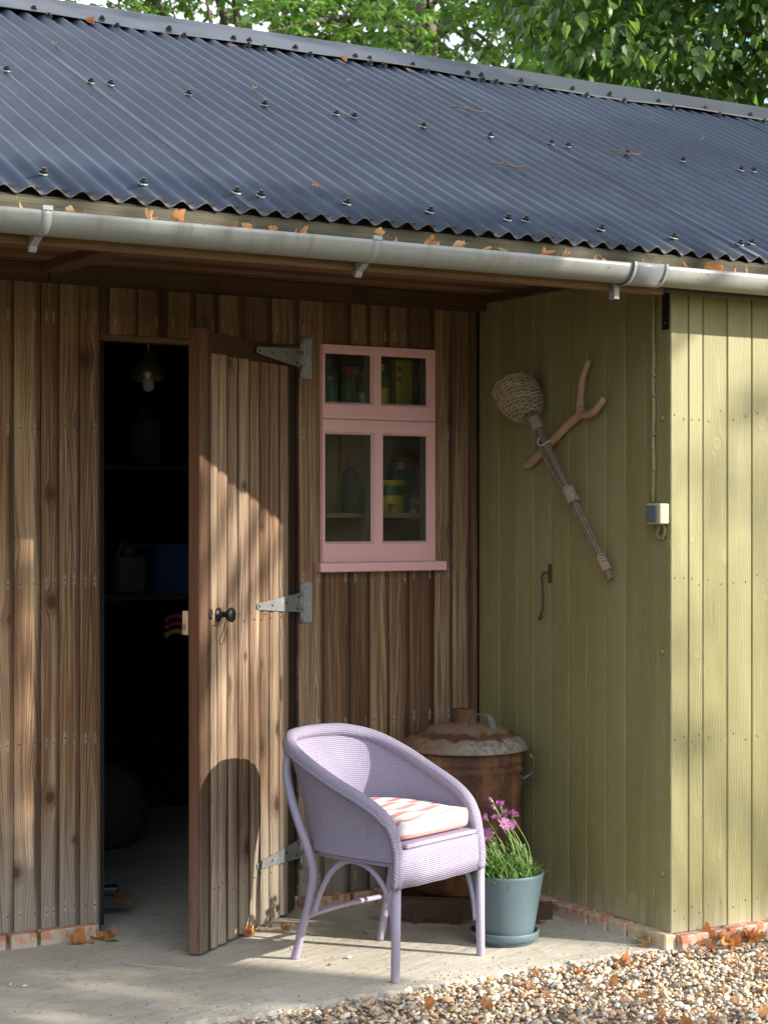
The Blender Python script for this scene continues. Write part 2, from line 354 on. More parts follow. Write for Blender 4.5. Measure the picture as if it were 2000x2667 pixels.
def glass_mat():
    g = G('dusty_window_glass'); p = g.co(); n = g.noise(p, 9., 5., .7); sp = V(g, g.vor(p, 70.).outputs['Distance']).ss(.13, .05)
    gl = g.t.nodes.new('ShaderNodeBsdfGlossy'); gl.inputs['Roughness'].default_value = .02; gl.inputs['Color'].default_value = (1, 1, 1, 1)
    tr = g.t.nodes.new('ShaderNodeBsdfTransparent'); tr.inputs[0].default_value = (.86, .9, .86, 1)
    df = g.t.nodes.new('ShaderNodeBsdfDiffuse'); df.inputs[0].default_value = (.4, .38, .33, 1)
    fr = g.t.nodes.new('ShaderNodeFresnel'); fr.inputs[0].default_value = 1.5
    m1 = g.t.nodes.new('ShaderNodeMixShader'); m2 = g.t.nodes.new('ShaderNodeMixShader')
    g.t.links.new(fr.outputs[0], m1.inputs[0]); g.t.links.new(tr.outputs[0], m1.inputs[1]); g.t.links.new(gl.outputs[0], m1.inputs[2])
    z = g.sep(g.pos())[2]
    d = n.ss(.5, .8)*.06 + sp*.22*g.noise(p, 14., 2.).ss(.5, .7) + .015
    g.put(m2.inputs[0], d); g.t.links.new(m1.outputs[0], m2.inputs[1]); g.t.links.new(df.outputs[0], m2.inputs[2])
    g.t.links.new(m2.outputs[0], g.out.inputs[0]); return g.mat
M['glass'] = glass_mat()

# ------------------------------------------------------------------ object helpers
WM = {}
def reg(o, name, parent=None, mtx=None):
    COL.objects.link(o); mtx = mtx or Matrix.Identity(4); o.matrix_basis = mtx; WM[o] = mtx
    if parent is not None: o.parent = parent; o.matrix_parent_inverse = WM[parent].inverted()
    return o
def obj(name, me, mat=None, parent=None, mtx=None, smooth=None):
    if isinstance(me, bmesh.types.BMesh):
        b = me; me = bpy.data.meshes.new(name); b.normal_update(); b.to_mesh(me); b.free()
    if mat is not None and not me.materials: 
        for q in (mat if isinstance(mat, (list, tuple)) else [mat]): me.materials.append(q)
    if smooth is True: me.polygons.foreach_set('use_smooth', [True]*len(me.polygons))
    elif smooth: me.shade_auto(smooth) if hasattr(me, 'shade_auto') else None
    return reg(bpy.data.objects.new(name, me), name, parent, mtx)
def thing(name, loc, label, cat, group=None, rz=0.):
    o = reg(bpy.data.objects.new(name, None), name, None, Matrix.Translation(loc) @ Matrix.Rotation(rz, 4, 'Z'))
    o.empty_display_size = .1; return tag(o, label, cat, group)
def tag(o, label, cat, group=None):
    o['label'] = label; o['category'] = cat
    if group: o['group'] = group
    return o
def struct(o): o['kind'] = 'structure'; return o
def stuff(o): o['kind'] = 'stuff'; return o
T = Matrix.Translation
def B(): return bmesh.new()
def box(bm, x0, x1, y0, y1, z0, z1, mi=0, mtx=None):
    vs = [bm.verts.new(Vector(p)) for p in ((x0,y0,z0),(x1,y0,z0),(x1,y1,z0),(x0,y1,z0),(x0,y0,z1),(x1,y0,z1),(x1,y1,z1),(x0,y1,z1))]
    if mtx is not None:
        for v in vs: v.co = mtx @ v.co
    for f in ((0,3,2,1),(4,5,6,7),(0,1,5,4),(1,2,6,5),(2,3,7,6),(3,0,4,7)):
        bm.faces.new([vs[i] for i in f]).material_index = mi
    return vs
def bevel(bm, w=.002, seg=1):
    bmesh.ops.bevel(bm, geom=list(bm.edges), offset=w, segments=seg, affect='EDGES', profile=.5, clamp_overlap=True); return bm
def bbox(x0, x1, y0, y1, z0, z1, w=.002, seg=1): 
    b = B(); box(b, x0, x1, y0, y1, z0, z1); return bevel(b, w, seg)
def tube(bm, pts, r, n=8, cap=True, uv=None, mi=0, flat=None):
    pts = [Vector(p) for p in pts]; rs = r if isinstance(r, (list, tuple)) else [r]*len(pts)
    rings = []; prev = None; L = 0; Ls = []
    for i, p in enumerate(pts):
        t = (pts[min(i+1, len(pts)-1)]-pts[max(i-1, 0)]).normalized()
        if prev is None:
            a = Vector((0,0,1)) if abs(t.z) < .9 else Vector((1,0,0)); u = t.cross(a).normalized()
        else: u = (prev - t*prev.dot(t)).normalized()
        prev = u; w = t.cross(u)
        if i: L += (p-pts[i-1]).length
        Ls.append(L)
        rings.append([bm.verts.new(p + (u*math.cos(q) + w*math.sin(q))*rs[i]) for q in [2*math.pi*k/n for k in range(n)]])
    ul = bm.loops.layers.uv.verify() if uv else None
    for i in range(len(rings)-1):
        for k in range(n):
            f = bm.faces.new((rings[i][k], rings[i][(k+1)%n], rings[i+1][(k+1)%n], rings[i+1][k])); f.smooth = True; f.material_index = mi
            if uv:
                for l, (a, b_) in zip(f.loops, ((i,k),(i,k+1),(i+1,k+1),(i+1,k))): l[ul].uv = (Ls[a], b_/n)
    if cap:
        for ring, s in ((rings[0], -1), (rings[-1], 1)):
            f = bm.faces.new(ring[::s] if s == 1 else ring[::-1]); f.material_index = mi
    return bm
def lathe(bm, prof, n=32, mi=0, c=(0,0,0), smooth=True):
    rings = []
    for r, z in prof:
        rings.append([bm.verts.new((c[0]+r*math.cos(2*math.pi*k/n), c[1]+r*math.sin(2*math.pi*k/n), c[2]+z)) for k in range(n)] if r > 1e-5 else [bm.verts.new((c[0], c[1], c[2]+z))])
    for a, b in zip(rings, rings[1:]):
        for k in range(n):
            k2 = (k+1) % n
            if len(a) == 1: vs = (a[0], b[k2], b[k])[::-1]
            elif len(b) == 1: vs = (a[k], a[k2], b[0])
            else: vs = (a[k], a[k2], b[k2], b[k])
            f = bm.faces.new(vs); f.smooth = smooth; f.material_index = mi
    return bm
def cat(pts, n=6):
    """Catmull-Rom through points"""
    P = [Vector(p) for p in pts]; out = []
    for i in range(len(P)-1):
        p0 = P[max(i-1, 0)]; p1 = P[i]; p2 = P[i+1]; p3 = P[min(i+2, len(P)-1)]
        for k in range(n):
            t = k/n
            out.append(.5*((2*p1) + (p2-p0)*t + (2*p0-5*p1+4*p2-p3)*t*t + (3*p1-p0-3*p2+p3)*t**3))
    return out + [P[-1]]
SEED = [0]
def plank_bm(w, t, l, c=.0025):
    b = B(); pr = [(-w/2, 0), (w/2, 0), (w/2, -t+c), (w/2-c, -t), (-w/2+c, -t), (-w/2, -t+c)]
    lo = [b.verts.new((x, y, 0)) for x, y in pr]; hi = [b.verts.new((x, y, l)) for x, y in pr]
    b.faces.new(lo[::-1]); b.faces.new(hi)
    for i in range(6): b.faces.new((lo[i], lo[(i+1)%6], hi[(i+1)%6], hi[i]))
    return b
def plank(name, w, t, l, mat, parent, mtx, tone=None, c=.0025):
    o = obj(name, plank_bm(w, t, l, c), mat, parent, mtx); SEED[0] += 1
    o['seed'] = (SEED[0]*7.317) % 97; o['tone'] = random.uniform(-.7, .7) if tone is None else tone; o['w'] = w; o['nj'] = 0.
    return o
MX = Matrix(((0,0,1,0),(1,0,0,0),(0,1,0,0),(0,0,0,1)))        # plank lying along +X, face down
def face(phi): return Matrix.Rotation(phi, 4, 'Z')
MXF = Matrix(((0,0,1,0),(0,1,0,0),(-1,0,0,0),(0,0,0,1)))      # plank along +X, face towards -Y
MYD = Matrix(((1,0,0,0),(0,0,1,0),(0,-1,0,0),(0,0,0,1)))      # plank along +Y, up

# ------------------------------------------------------------------ ground
b = B(); box(b, -150, 150, -150, 150, -.4, -.06); struct(obj('ground', b, M['ground']))
b = B()
xs = np.concatenate([np.arange(-6, -2.2, .4), np.arange(-2.2, .06, .017)]); front = []
for x in xs:
    front.append((x, rng.normal(0, .006) -1.178 - .025*max(0, -x)/1.5*(.4+.6*math.sin(x*5)**2) + rng.normal(0, .007)))
lo = [b.verts.new((x, y-.022, -.05)) for x, y in front]; mi_ = [b.verts.new((x, y-.004+rng.normal(0, .004), -.010+rng.normal(0, .003))) for x, y in front]
hi = [b.verts.new((x, y+.022+rng.normal(0, .006), 0)) for x, y in front]; bk = [b.verts.new((x, 2.6, 0)) for x, y in front]
for i in range(len(front)-1):
    for p, q in ((lo, mi_), (mi_, hi), (hi, bk)): b.faces.new((p[i], p[i+1], q[i+1], q[i]))
struct(obj('concrete_slab', b, M['concrete']))
b = B(); box(b, -6, 6, -7, -1.15, -.06, -.02); gravel = struct(obj('gravel', b, M['dirt']))
def stone_mesh(i):
    b = B(); bmesh.ops.create_icosphere(b, subdivisions=1, radius=1); r = random.Random(i)
    sx, sy, sz = r.uniform(.8, 1.3), r.uniform(.6, .95), r.uniform(.32, .6)
    for v in b.verts: v.co = Vector((v.co.x*sx, v.co.y*sy, v.co.z*sz))*r.uniform(.78, 1.15)
    me = bpy.data.meshes.new('stone'); b.to_mesh(me); b.free(); me.materials.append(M['stone'])
    a = me.attributes.new('tone', 'FLOAT', 'POINT'); a.data.foreach_set('value', [(i*.618) % 1]*len(me.vertices)); return me
SM = [stone_mesh(i) for i in range(26)]
def in_view(x, y):
    dx, dy = x-CAM.x, y-CAM.y; d = dx*math.sin(YAW)+dy*math.cos(YAW); r = dx*math.cos(YAW)-dy*math.sin(YAW)
    return d > .5 and abs(r/d) < .215 and CAM.z/d < .285, d
vis = []; rest = []
while len(vis)+len(rest) < 9000:
    x = rng.uniform(-1.75, .75); y = rng.uniform(-2.1, -1.17)
    if y > -1.172 - .02*max(0, -x) + rng.normal(0, .016) and not (x > .02 and y > -1.165): continue
    ok, d = in_view(x, y)
    if not ok and rng.uniform() < .5: continue
    s = float(np.clip(rng.lognormal(-4.78, .33), .0048, .018))
    (vis if ok else rest).append((s, x, y, len(vis)+len(rest) > 3700))
vis.sort(key=lambda q: -q[0]-(.02 if q[3] else 0)); top = vis[:300]; rest += vis[300:]
for s, x, y, upper in top:
    me = SM[rng.integers(26)]
    m = T((x, y, -.013 + s*.45 + (.009 if upper else 0))) @ Euler((rng.normal(0, .35), rng.normal(0, .35), rng.uniform(0, 6.3))).to_matrix().to_4x4() @ Matrix.Scale(s, 4)
    obj('stone', me, None, gravel, m)
vs, fs, tn = [], [], []; n0 = 0
SMd = [(np.array([v.co for v in me.vertices]), np.array([p.vertices[:] for p in me.polygons])) for me in SM]
for s, x, y, upper in rest:
    pv, pf = SMd[rng.integers(26)]
    R = np.array(Euler((rng.normal(0, .4), rng.normal(0, .4), rng.uniform(0, 6.3))).to_matrix())
    vs.append(pv @ R.T * s + (x, y, -.016 + s*.4 + (rng.uniform(.004, .012) if upper else 0))); fs.append(pf+n0); n0 += len(pv); tn += [rng.uniform()]*len(pv)
def big_mesh(name, vs, fs, tn=None, mat=None, parent=None, smooth=False):
    me = bpy.data.meshes.new(name); vs = np.concatenate(vs).astype(np.float32); fs = np.concatenate(fs).astype(np.int32); k = fs.shape[1]
    me.vertices.add(len(vs)); me.vertices.foreach_set('co', vs.ravel()); me.loops.add(fs.size); me.loops.foreach_set('vertex_index', fs.ravel())
    me.polygons.add(len(fs)); me.polygons.foreach_set('loop_start', np.arange(0, fs.size, k, dtype=np.int32)); me.polygons.foreach_set('loop_total', np.full(len(fs), k, np.int32))
    if smooth: me.polygons.foreach_set('use_smooth', np.ones(len(fs), bool))
    me.update(calc_edges=True); me.validate()
    if tn is not None: me.attributes.new('tone', 'FLOAT', 'POINT').data.foreach_set('value', np.asarray(tn, np.float32))
    return obj(name, me, mat, parent)
stuff(big_mesh('gravel_stones', vs, fs, tn, M['stone'], gravel))

# ------------------------------------------------------------------ the shed
shed = thing('shed', (-1, 1, 0), 'brown and olive timber shed under a corrugated dark blue roof, its door standing open', 'shed')
D = 1.172
def backing(name, x0, x1, y0, y1, z0, z1, mat='black'):
    b = B(); box(b, x0, x1, y0, y1, z0, z1); return obj(name, b, M[mat], shed)
# recessed brown wall
b = B()
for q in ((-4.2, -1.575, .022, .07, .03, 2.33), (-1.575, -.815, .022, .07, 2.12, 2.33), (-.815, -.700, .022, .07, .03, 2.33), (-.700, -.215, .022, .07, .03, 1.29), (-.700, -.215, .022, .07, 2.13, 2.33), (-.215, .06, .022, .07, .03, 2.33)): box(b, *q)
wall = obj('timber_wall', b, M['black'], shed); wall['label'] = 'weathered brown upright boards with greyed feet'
nails = B()
def nail(bm, p, n_=(0,-1,0), r=.0032):
    n_ = Vector(n_).normalized(); q = n_.to_track_quat('Z', 'Y').to_matrix().to_4x4()
    bmesh.ops.create_cone(bm, cap_ends=True, segments=6, radius1=r, radius2=r*.8, depth=.002, matrix=T(Vector(p)+n_*.0005) @ q)
def board(x0, x1, z0, z1, tone=None, y=0., gap=.002):
    dy = random.uniform(-.0025, .0025) + y; zz = z0 + random.uniform(-.004, .004)*(z0 < .3)
    o = plank('board', x1-x0-gap, .021, z1-zz, M['brown'], wall, T(((x0+x1)/2, .021+dy, zz)), tone, c=.0014)
    o['nj'] = random.uniform(-.008, .008)
    for r in NAIL_ROWS:
        if z0 < r+.02 < z1-.02 or z0+.02 < r < z1:
            for s in (-1, 1): nail(nails, ((x0+x1)/2 + s*((x1-x0-gap)/2-.02), dy-.0005, r+o['nj']))
    return o
L_ = [-4.1,-4.0,-3.88,-3.77,-3.66,-3.55,-3.43,-3.32,-3.21,-3.09,-2.98,-2.87,-2.75,-2.64,-2.53,-2.42,-2.31,-2.20,-2.10,-2.01,-1.915,-1.819,-1.751,-1.675,-1.598]
tl = {-2.01: -.1, -1.915: .35, -1.819: -.15, -1.751: .1, -1.675: -.2}
for a, c in zip(L_, L_[1:]): board(a, c, .047, 2.30, tl.get(a))
for a, c, t in ((-1.598,-1.564,-.7),(-1.564,-1.452,.1),(-1.452,-1.362,-.1),(-1.362,-1.340,-.95),(-1.34,-1.228,.2),(-1.228,-1.141,-.2),(-1.141,-1.031,.3),(-1.031,-.92,-.35),(-.92,-.806,.2)): board(a, c, 2.112, 2.30, t)
board(-.806, -.697, .05, 2.30, .25)
UP = [-.697,-.584,-.497,-.411,-.321,-.207]
for a, c, t in zip(UP, UP[1:], (-.4, .1, -.15, .2, -.5)): board(a, c, 2.122, 2.30, t)
for a, c, t in zip(UP, UP[1:], (-.35, -.6, -.05, -.25, -.5)): board(a, c, .05, 1.262, t)
board(-.207, -.121, .05, 2.30, .25); board(-.121, -.036, .05, 2.30, 0); board(-.036, -.003, .05, 2.30, -.4)
stuff(obj('nails', nails, M['iron'], wall))
# olive return wall (x = 0) and olive front wall (y = -D)
side = backing('painted_wall', .024, .07, -1.15, .06, .03, 2.33); side['label'] = 'shaded olive green boarded return wall'
Y_ = [-.003,-.039,-.148,-.262,-.372,-.479,-.591,-.702,-.81,-.923,-1.034,-1.083,-1.1685]
for a, c in zip(Y_, Y_[1:]):
    zz = .048 + random.uniform(-.002, .002); dx = random.uniform(-.0012, .0012)
    o = plank('board', a-c-.0016, .021, 2.33-zz, M['green'], side, T((.022+dx, (a+c)/2, zz)) @ face(-math.pi/2), random.uniform(-.4, .4), c=.0022)
fr = backing('painted_wall', .03, 4.2, -1.146, -1.10, .03, 2.33); fr['label'] = 'sunlit pale olive boarded front wall'
X_ = [-.002,.078,.143,.254,.367,.472,.58,.69,.8,.912,1.02,1.13,1.245,1.35,1.46,1.57,1.68,1.79,1.9,2.01,2.12,2.23,2.34,2.45,2.56,2.67,2.78,2.9,3.0,3.1,3.2,3.3,3.4,3.5,3.6,3.7,3.8,3.9,4.0,4.1,4.2]
nl = B()
for a, c in zip(X_, X_[1:]):
    zz = .045 + random.uniform(-.002, .002); dy = random.uniform(-.0015, .0015)
    o = plank('board', c-a-.0028, .024, 2.33-zz, M['green'], fr, T(((a+c)/2, -D+.024+dy, zz)), random.uniform(-.4, .4), c=.003)
    for r in (.11, .7, 1.25, 1.82):
        for s in (.25, .75): nail(nl, (a+(c-a)*s, -D-.001+dy, r+random.uniform(-.02, .02)), r=.0042)
stuff(obj('nails', nl, M['green'], fr))
# brick plinth: bricks on a recessed mortar bed
pl = B()
box(pl, -4.2, -1.60, .0105, .09, -.03, .052); box(pl, -.82, .02, .0105, .09, -.03, .052); box(pl, .0115, .09, -1.15, .02, -.03, .05); box(pl, .012, 4.2, -1.1605, -1.10, -.06, .05)
plinth = obj('plinth', pl, M['mortar'], shed); plinth['label'] = 'low course of worn red and buff bricks'
b = B()
for (x0, y0), (x1, y1), (nx, ny) in (((-4.2, .01), (-1.60, .01), (0, -1)), ((-.81, .01), (.0, .01), (0, -1)), ((.011, .01), (.011, -1.17), (-1, 0))):
    N_ = 40; A_, B_ = [], []
    for i in range(N_+1):
        t_ = i/N_; x, y = x0+(x1-x0)*t_, y0+(y1-y0)*t_; A_.append(b.verts.new((x, y, .024+random.uniform(-.007, .007)))); k_ = .034+random.uniform(-.008, .008); B_.append(b.verts.new((x+nx*k_, y+ny*k_, .0012)))
    for i in range(N_): b.faces.new((A_[i], B_[i], B_[i+1], A_[i+1])).smooth = True
bmesh.ops.recalc_face_normals(b, faces=b.faces); obj('mortar_fillet', b, M['mortar'], shed)
def brick_mesh(l, i):
    b = bbox(-l/2, l/2, -.05, 0, 0, .062, .005, 1); r = random.Random(i)
    for v in b.verts: v.co += Vector((r.uniform(-.003, .003), r.uniform(-.002, .001), r.uniform(-.004, .002)))
    me = bpy.data.meshes.new('brick'); b.to_mesh(me); b.free(); me.materials.append(M['brick']); return me
BR = {k: [brick_mesh(k, i*7+int(k*100)) for i in range(3)] for k in (.205, .098)}
def bricks(p0, d, length, phi, z=-.013):
    t = 0
    while t < length:
        l = .205 if random.random() < .55 else .098
        p = Vector(p0) + Vector(d)*(t+l/2)
        if t+l <= length+.02: obj('brick', random.choice(BR[l]), None, plinth, T((p.x, p.y, z+random.uniform(-.002, .002))) @ face(phi))
        t += l + .013
bricks((-2.6, .008, 0), (1, 0, 0), .995, 0); bricks((-.81, .008, 0), (1, 0, 0), .82, 0)
bricks((.009, -.0, 0), (0, -1, 0), 1.175, -math.pi/2); bricks((.012, -1.163, 0), (1, 0, 0), 1.8, 0, -.017)
# head beam, soffit, cross beams, fascia
for x0, x1, t in ((-4.2, -1.813, .3), (-1.808, -.002, -.2)):
    plank('beam', .062, .06, x1-x0, M['darkwood'], shed, T((x0, 0, 2.309)) @ MXF, t, c=.004)
sof = backing('soffit', -4.2, 0.02, -1.27, .0, 2.352, 2.37)
y = -.03
while y > -1.25:
    w = random.choice((.085, .095, .1)); 
    plank('board', w-.004, .012, 4.2, M['soffit'], sof, T((-4.2, y-w/2, 2.351+random.uniform(-.001, .001))) @ MX, None, c=.003); y -= w
for x in (-1.80, -3.0):
    plank('cross_beam', .075, .045, 1.2, M['rafter'] if x > -2 else M['darkwood'], shed, T((x, -1.262, 2.350)) @ Matrix(((-1,0,0,0),(0,0,1,0),(0,1,0,0),(0,0,0,1))), -.45, c=.006)
plank('cover_strip', .04, .026, 1.19, M['darkwood'], shed, T((-.001, -1.25, 2.328)) @ Matrix(((0,1,0,0),(0,0,1,0),(1,0,0,0),(0,0,0,1))), -.2)
plank('fascia_board', .118, .028, 8.4, M['fascia'], shed, T((-4.2, -1.262, 2.280)) @ MXF, .1, c=.004)
plank('fascia_board', .036, .02, 4.05, M['rafter'], shed, T((-4.2, -1.291, 2.2225)) @ MXF, .3, c=.003)
plank('fascia_board', .045, .016, 8.4, M['fascia'], shed, T((-4.2, -1.272, 2.322)) @ MXF, -.5, c=.003)
# dark interior
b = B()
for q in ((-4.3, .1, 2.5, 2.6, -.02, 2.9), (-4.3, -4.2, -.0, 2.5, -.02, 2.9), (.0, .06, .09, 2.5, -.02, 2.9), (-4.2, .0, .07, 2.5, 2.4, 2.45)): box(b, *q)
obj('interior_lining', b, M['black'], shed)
b = B()
for q in ((.0, 4.2, 2.5, 2.6, -.02, 2.9), (4.15, 4.25, -1.1, 2.5, -.02, 2.33)): box(b, *q)
obj('painted_wall', b, M['green'], shed)
# door frame
plank('lintel', .022, .045, .79, M['brown'], shed, T((-1.597, .045, 2.100)) @ MXF, -.4)
for x in (-1.606, -.812): plank('door_jamb', .02, .05, 2.09, M['darkwood'], shed, T((x+(.012 if x < -1 else -.0), .075, 0)), -.5)

# ------------------------------------------------------------------ door (part) with its pieces
HX, ANG, W = -.8024, .6405, .792
DM = T((HX, 0, 0)) @ face(ANG)          # local x = -s, local -y = outwards
def dm(s, y, z): return DM @ T((-s, y, z))
b = B()
box(b, -.79, -.004, .0185, .0225, .012, 2.02)  # backing panel added behind the boards to block sun slivers
door = obj('door', b, M['darkwood'], shed, DM); door['label'] = 'open ledged door of sun-bleached boards'
door['seed'] = 3.3; door['tone'] = -.3; door['w'] = .8; door['nj'] = 0
for lz in (.195, 1.125): plank('ledge', .13, .021, .7, M['darkwood'], door, DM @ T((-.79, .0445, lz)) @ MXF, -.5)
plank('stile', .08, .044, 2.092, M['door'], door, dm(.752, .044, .010), -.65, c=.004)
plank('edge_lipping', .042, .002, 2.09, M['rededge'], door, dm(.792, .0225, .010) @ face(-math.pi/2), .6)
plank('stile', .08, .028, 2.085, M['darkwood'], door, dm(.044, .044, .012), -.9, c=.003)  # hinge stile near black: shade of its recess put into the tone
plank('rail', .088, .028, .627, M['darkwood'], door, DM @ T((-.711, .044, 2.054)) @ MXF, -.6, c=.003)
DB = [.711,.655,.577,.486,.407,.321,.238,.157,.085]; dn = B()
for i, (a, c) in enumerate(zip(DB, DB[1:])):
    o = plank('board', a-c-.006, .018, 2.012+random.uniform(-.004, .002), M['door'], door, dm((a+c)/2, .018+random.uniform(-.003, .002), .011), (.5, .35, .2, .15, 0, -.1, .1, .35)[i], c=.0125)
    for z in (.2, 1.12, 2.005):
        for s in (.2, .8): nail(dn, (-(c+(a-c)*s), -.0035, z+random.uniform(-.02, .02)), r=.0028)
stuff(obj('nails', dn, M['iron'], door, DM))
def hinge(zc, zt, h):
    b = B(); q = [(-.008, zc+h), (-.008, zc-h), (-.36, zt-.012), (-.374, zt-.006), (-.374, zt+.006), (-.36, zt+.012)]
    f0 = [b.verts.new((x, -.006, z)) for x, z in q]; f1 = [b.verts.new((x, -.0025, z)) for x, z in q]
    b.faces.new(f0); b.faces.new(f1[::-1])
    for i in range(6): b.faces.new((f0[i], f1[i], f1[(i+1)%6], f0[(i+1)%6]))
    for x, z in ((-.025, zc+h*.6), (-.04, zc-h*.55), (-.13, zc+.005), (-.25, (zc+zt)/2), (-.355, zt)):
        bmesh.ops.create_cone(b, cap_ends=True, segments=8, radius1=.006, radius2=.0045, depth=.003, matrix=T((x, -.007, z)) @ Matrix.Rotation(math.pi/2, 4, 'X'))
    for f in b.faces:
        if len(b.faces) and f.calc_area() < 1.2e-4 and f.calc_center_median().y < -.0063: f.material_index = 1
    obj('strap_hinge', b, [M['galv'], M['rustiron']], door, DM)
    b = bbox(.008, .047, -.0045, -.001, zc-.076, zc+.076, .001)
    for k in range(3): tube(b, [(.0, -.006, zc-.076+k*.0507+.001), (.0, -.006, zc-.0263+k*.0507)], .0075, 10)
    for x, z in ((.022, .052), (.034, .018), (.022, -.02), (.034, -.055)):
        bmesh.ops.create_cone(b, cap_ends=True, segments=8, radius1=.0062, radius2=.0045, depth=.003, matrix=T((x, -.005, zc+z)) @ Matrix.Rotation(math.pi/2, 4, 'X'))
    obj('hinge_plate', b, M['galv'], door, T((HX+.003, 0, 0)))
hinge(2.062, 2.062, .036); hinge(1.150, 1.151, .036); hinge(.232, .228, .035)
b = B(); prof = [(.0, .0), (.024, .0), (.025, .003), (.018, .007), (.010, .010), (.009, .028), (.014, .034), (.024, .046), (.026, .053), (.022, .058), (0, .060)]
lathe(b, prof, 24); obj('door_knob', b, M['iron'], door, dm(.667, -.001, 1.138) @ Matrix.Rotation(math.pi/2, 4, 'X'))
b = B(); lathe(b, [(.010, .0), (.011, .0025), (.0055, .003), (.005, .0)], 20)
for v in b.verts: v.co.y *= 1.7
obj('keyhole_plate', b, M['iron'], door, dm(.722, -.0015, 1.142) @ Matrix.Rotation(math.pi/2, 4, 'X'))
b = B(); tube(b, cat([(-.667, -.022, 1.15), (-.660, -.028, 1.128), (-.668, -.024, 1.09), (-.676, -.012, 1.05), (-.672, -.016, 1.035), (-.662, -.02, 1.045), (-.656, -.02, 1.062)], 5), .0016, 6); obj('hanging_wire', b, M['wire'], door, DM)
b = bbox(-.797, -.775, .046, .066, 1.075, 1.155, .002); box(b, -.7985, -.7965, .050, .062, 1.09, 1.11, 1); obj('lock_case', b, [M['cork'], M['brass']], door, DM)

# ------------------------------------------------------------------ pink window (part)
def fr_bm(x0, x1, z0, z1, l, r, t, bt, y0=-.012, y1=.03):
    b = B()
    for q in ((x0, x0+l, z0, z1), (x1-r, x1, z0, z1), (x0+l, x1-r, z1-t, z1), (x0+l, x1-r, z0, z0+bt)): box(b, q[0], q[1], y0, y1, q[2], q[3])
    return b
b = B()
for q in ((-.716, -.712, 1.2985, 2.119), (-.211, -.205, 1.2985, 2.119)): box(b, q[0], q[1], -.006, .06, q[2], q[3])
box(b, -.712, -.211, .0, .06, 1.8365, 1.8395, 0)
win = obj('window', b, M['pink'], shed); win['label'] = 'pink painted casement of four dusty panes'
b = fr_bm(-.7115, -.2115, 1.840, 2.119, .010, .022, .024, .055); box(b, -.487, -.455, -.011, .03, 1.895, 2.095); obj('sash', b, M['pink'], win)
b = fr_bm(-.7115, -.2115, 1.2985, 1.836, .010, .022, .045, .0685); box(b, -.484, -.447, -.011, .03, 1.367, 1.791); obj('sash', b, M['pink'], win)
pan = ((-.7015, -.487, 1.895, 2.095), (-.455, -.2335, 1.895, 2.095), (-.7015, -.484, 1.367, 1.791), (-.447, -.2335, 1.367, 1.791))
for x0, x1, z0, z1 in pan:
    b = B(); k = .009        # sloping pink beads
    o4 = [(x0, z0), (x1, z0), (x1, z1), (x0, z1)]; i4 = [(x0+.002, z0+k), (x1-k, z0+k), (x1-k, z1-k), (x0+.002, z1-k)]
    vo = [b.verts.new((x, -.0105, z)) for x, z in o4]; vi = [b.verts.new((x, .004, z)) for x, z in i4]
    for i in range(4): b.faces.new((vo[i], vo[(i+1)%4], vi[(i+1)%4], vi[i]))
    obj('glazing_bead', b, M['pink'], win)
    b = B(); box(b, x0, x1, .006, .009, z0, z1); obj('pane', b, M['glass'], win)
    b = B(); box(b, x1-.008, x1+.002, .0095, .05, z0, z1); obj('putty_edge', b, M['putty'], win)
obj('sill', bbox(-.738, -.176, -.045, .022, 1.262, 1.2975, .003), M['pink'], win)

# ------------------------------------------------------------------ corrugated roof (part): sheets, ridge cap, screws
E0 = Vector((-2.4129, -1.302, 2.3554)); PW = .0748; PHI = .4558; SL = 2.755
RM = T(E0) @ Matrix.Rotation(PHI, 4, 'X')      # local x along eave, y up the slope, z off the roof
AMP = .0105
b = B()
for y0 in (.12, .95, 1.39, 2.2, 2.6): box(b, -1.7, 6.4, y0-.025, y0+.025, -.06, -AMP-.004)
box(b, -1.7, 6.4, .06, SL, -.075, -.061)
roof = obj('roof', b, M['darkwood'], shed, RM); roof['label'] = 'corrugated slate blue roof with black capped screws'
roof['seed'] = 1.; roof['tone'] = -.5; roof['w'] = .1; roof['nj'] = 0
def sheet(n0, n1, lift):
    b = B(); k = 10; ys = (-.0, .35, .7, 1.05, 1.4, 1.75, 2.1, 2.45, SL-.02); cols = []
    N = int((n1-n0)*k)
    for i in range(N+1):
        n = n0 + i/k; ph = math.cos(2*math.pi*n); x = n*PW
        z = AMP*ph + lift + .001*math.sin(n*.9)
        cols.append([(b.verts.new((x, yy + (random.uniform(-.001, .001) if yy == 0 else 0), z)), b.verts.new((x, yy, z-.0035))) for yy in ys])
    for i in range(N):
        for j in range(len(ys)-1):
            a, c = cols[i], cols[i+1]
            f = b.faces.new((a[j][0], c[j][0], c[j+1][0], a[j+1][0])); f.smooth = True
            f = b.faces.new((a[j][1], a[j+1][1], c[j+1][1], c[j][1])); f.smooth = True
        f = b.faces.new((cols[i][0][0], cols[i][0][1], cols[i+1][0][1], cols[i+1][0][0])); f.material_index = 1
    for col in (cols[0], cols[-1]):
        for j in range(len(ys)-1): b.faces.new((col[j][0], col[j][1], col[j+1][1], col[j+1][0])).material_index = 1
    obj('roof_sheet', b, [M['roof'], M['edge']], roof, RM)
for k in range(-2, 7):
    sheet(13*k+9.85-13, 13*k+11.35, .0022*(k % 2))
b = B(); sec = [(2.525, .017), (2.528, .0195), (2.715, .026)]
RA = Vector((0, SL+.03, -.0))
for i in range(9):
    q = -.25 + (math.pi*.5+.45)*i/8; sec.append((2.765+.05*math.sin(q), -.012+.05*math.cos(q)))
pr = []
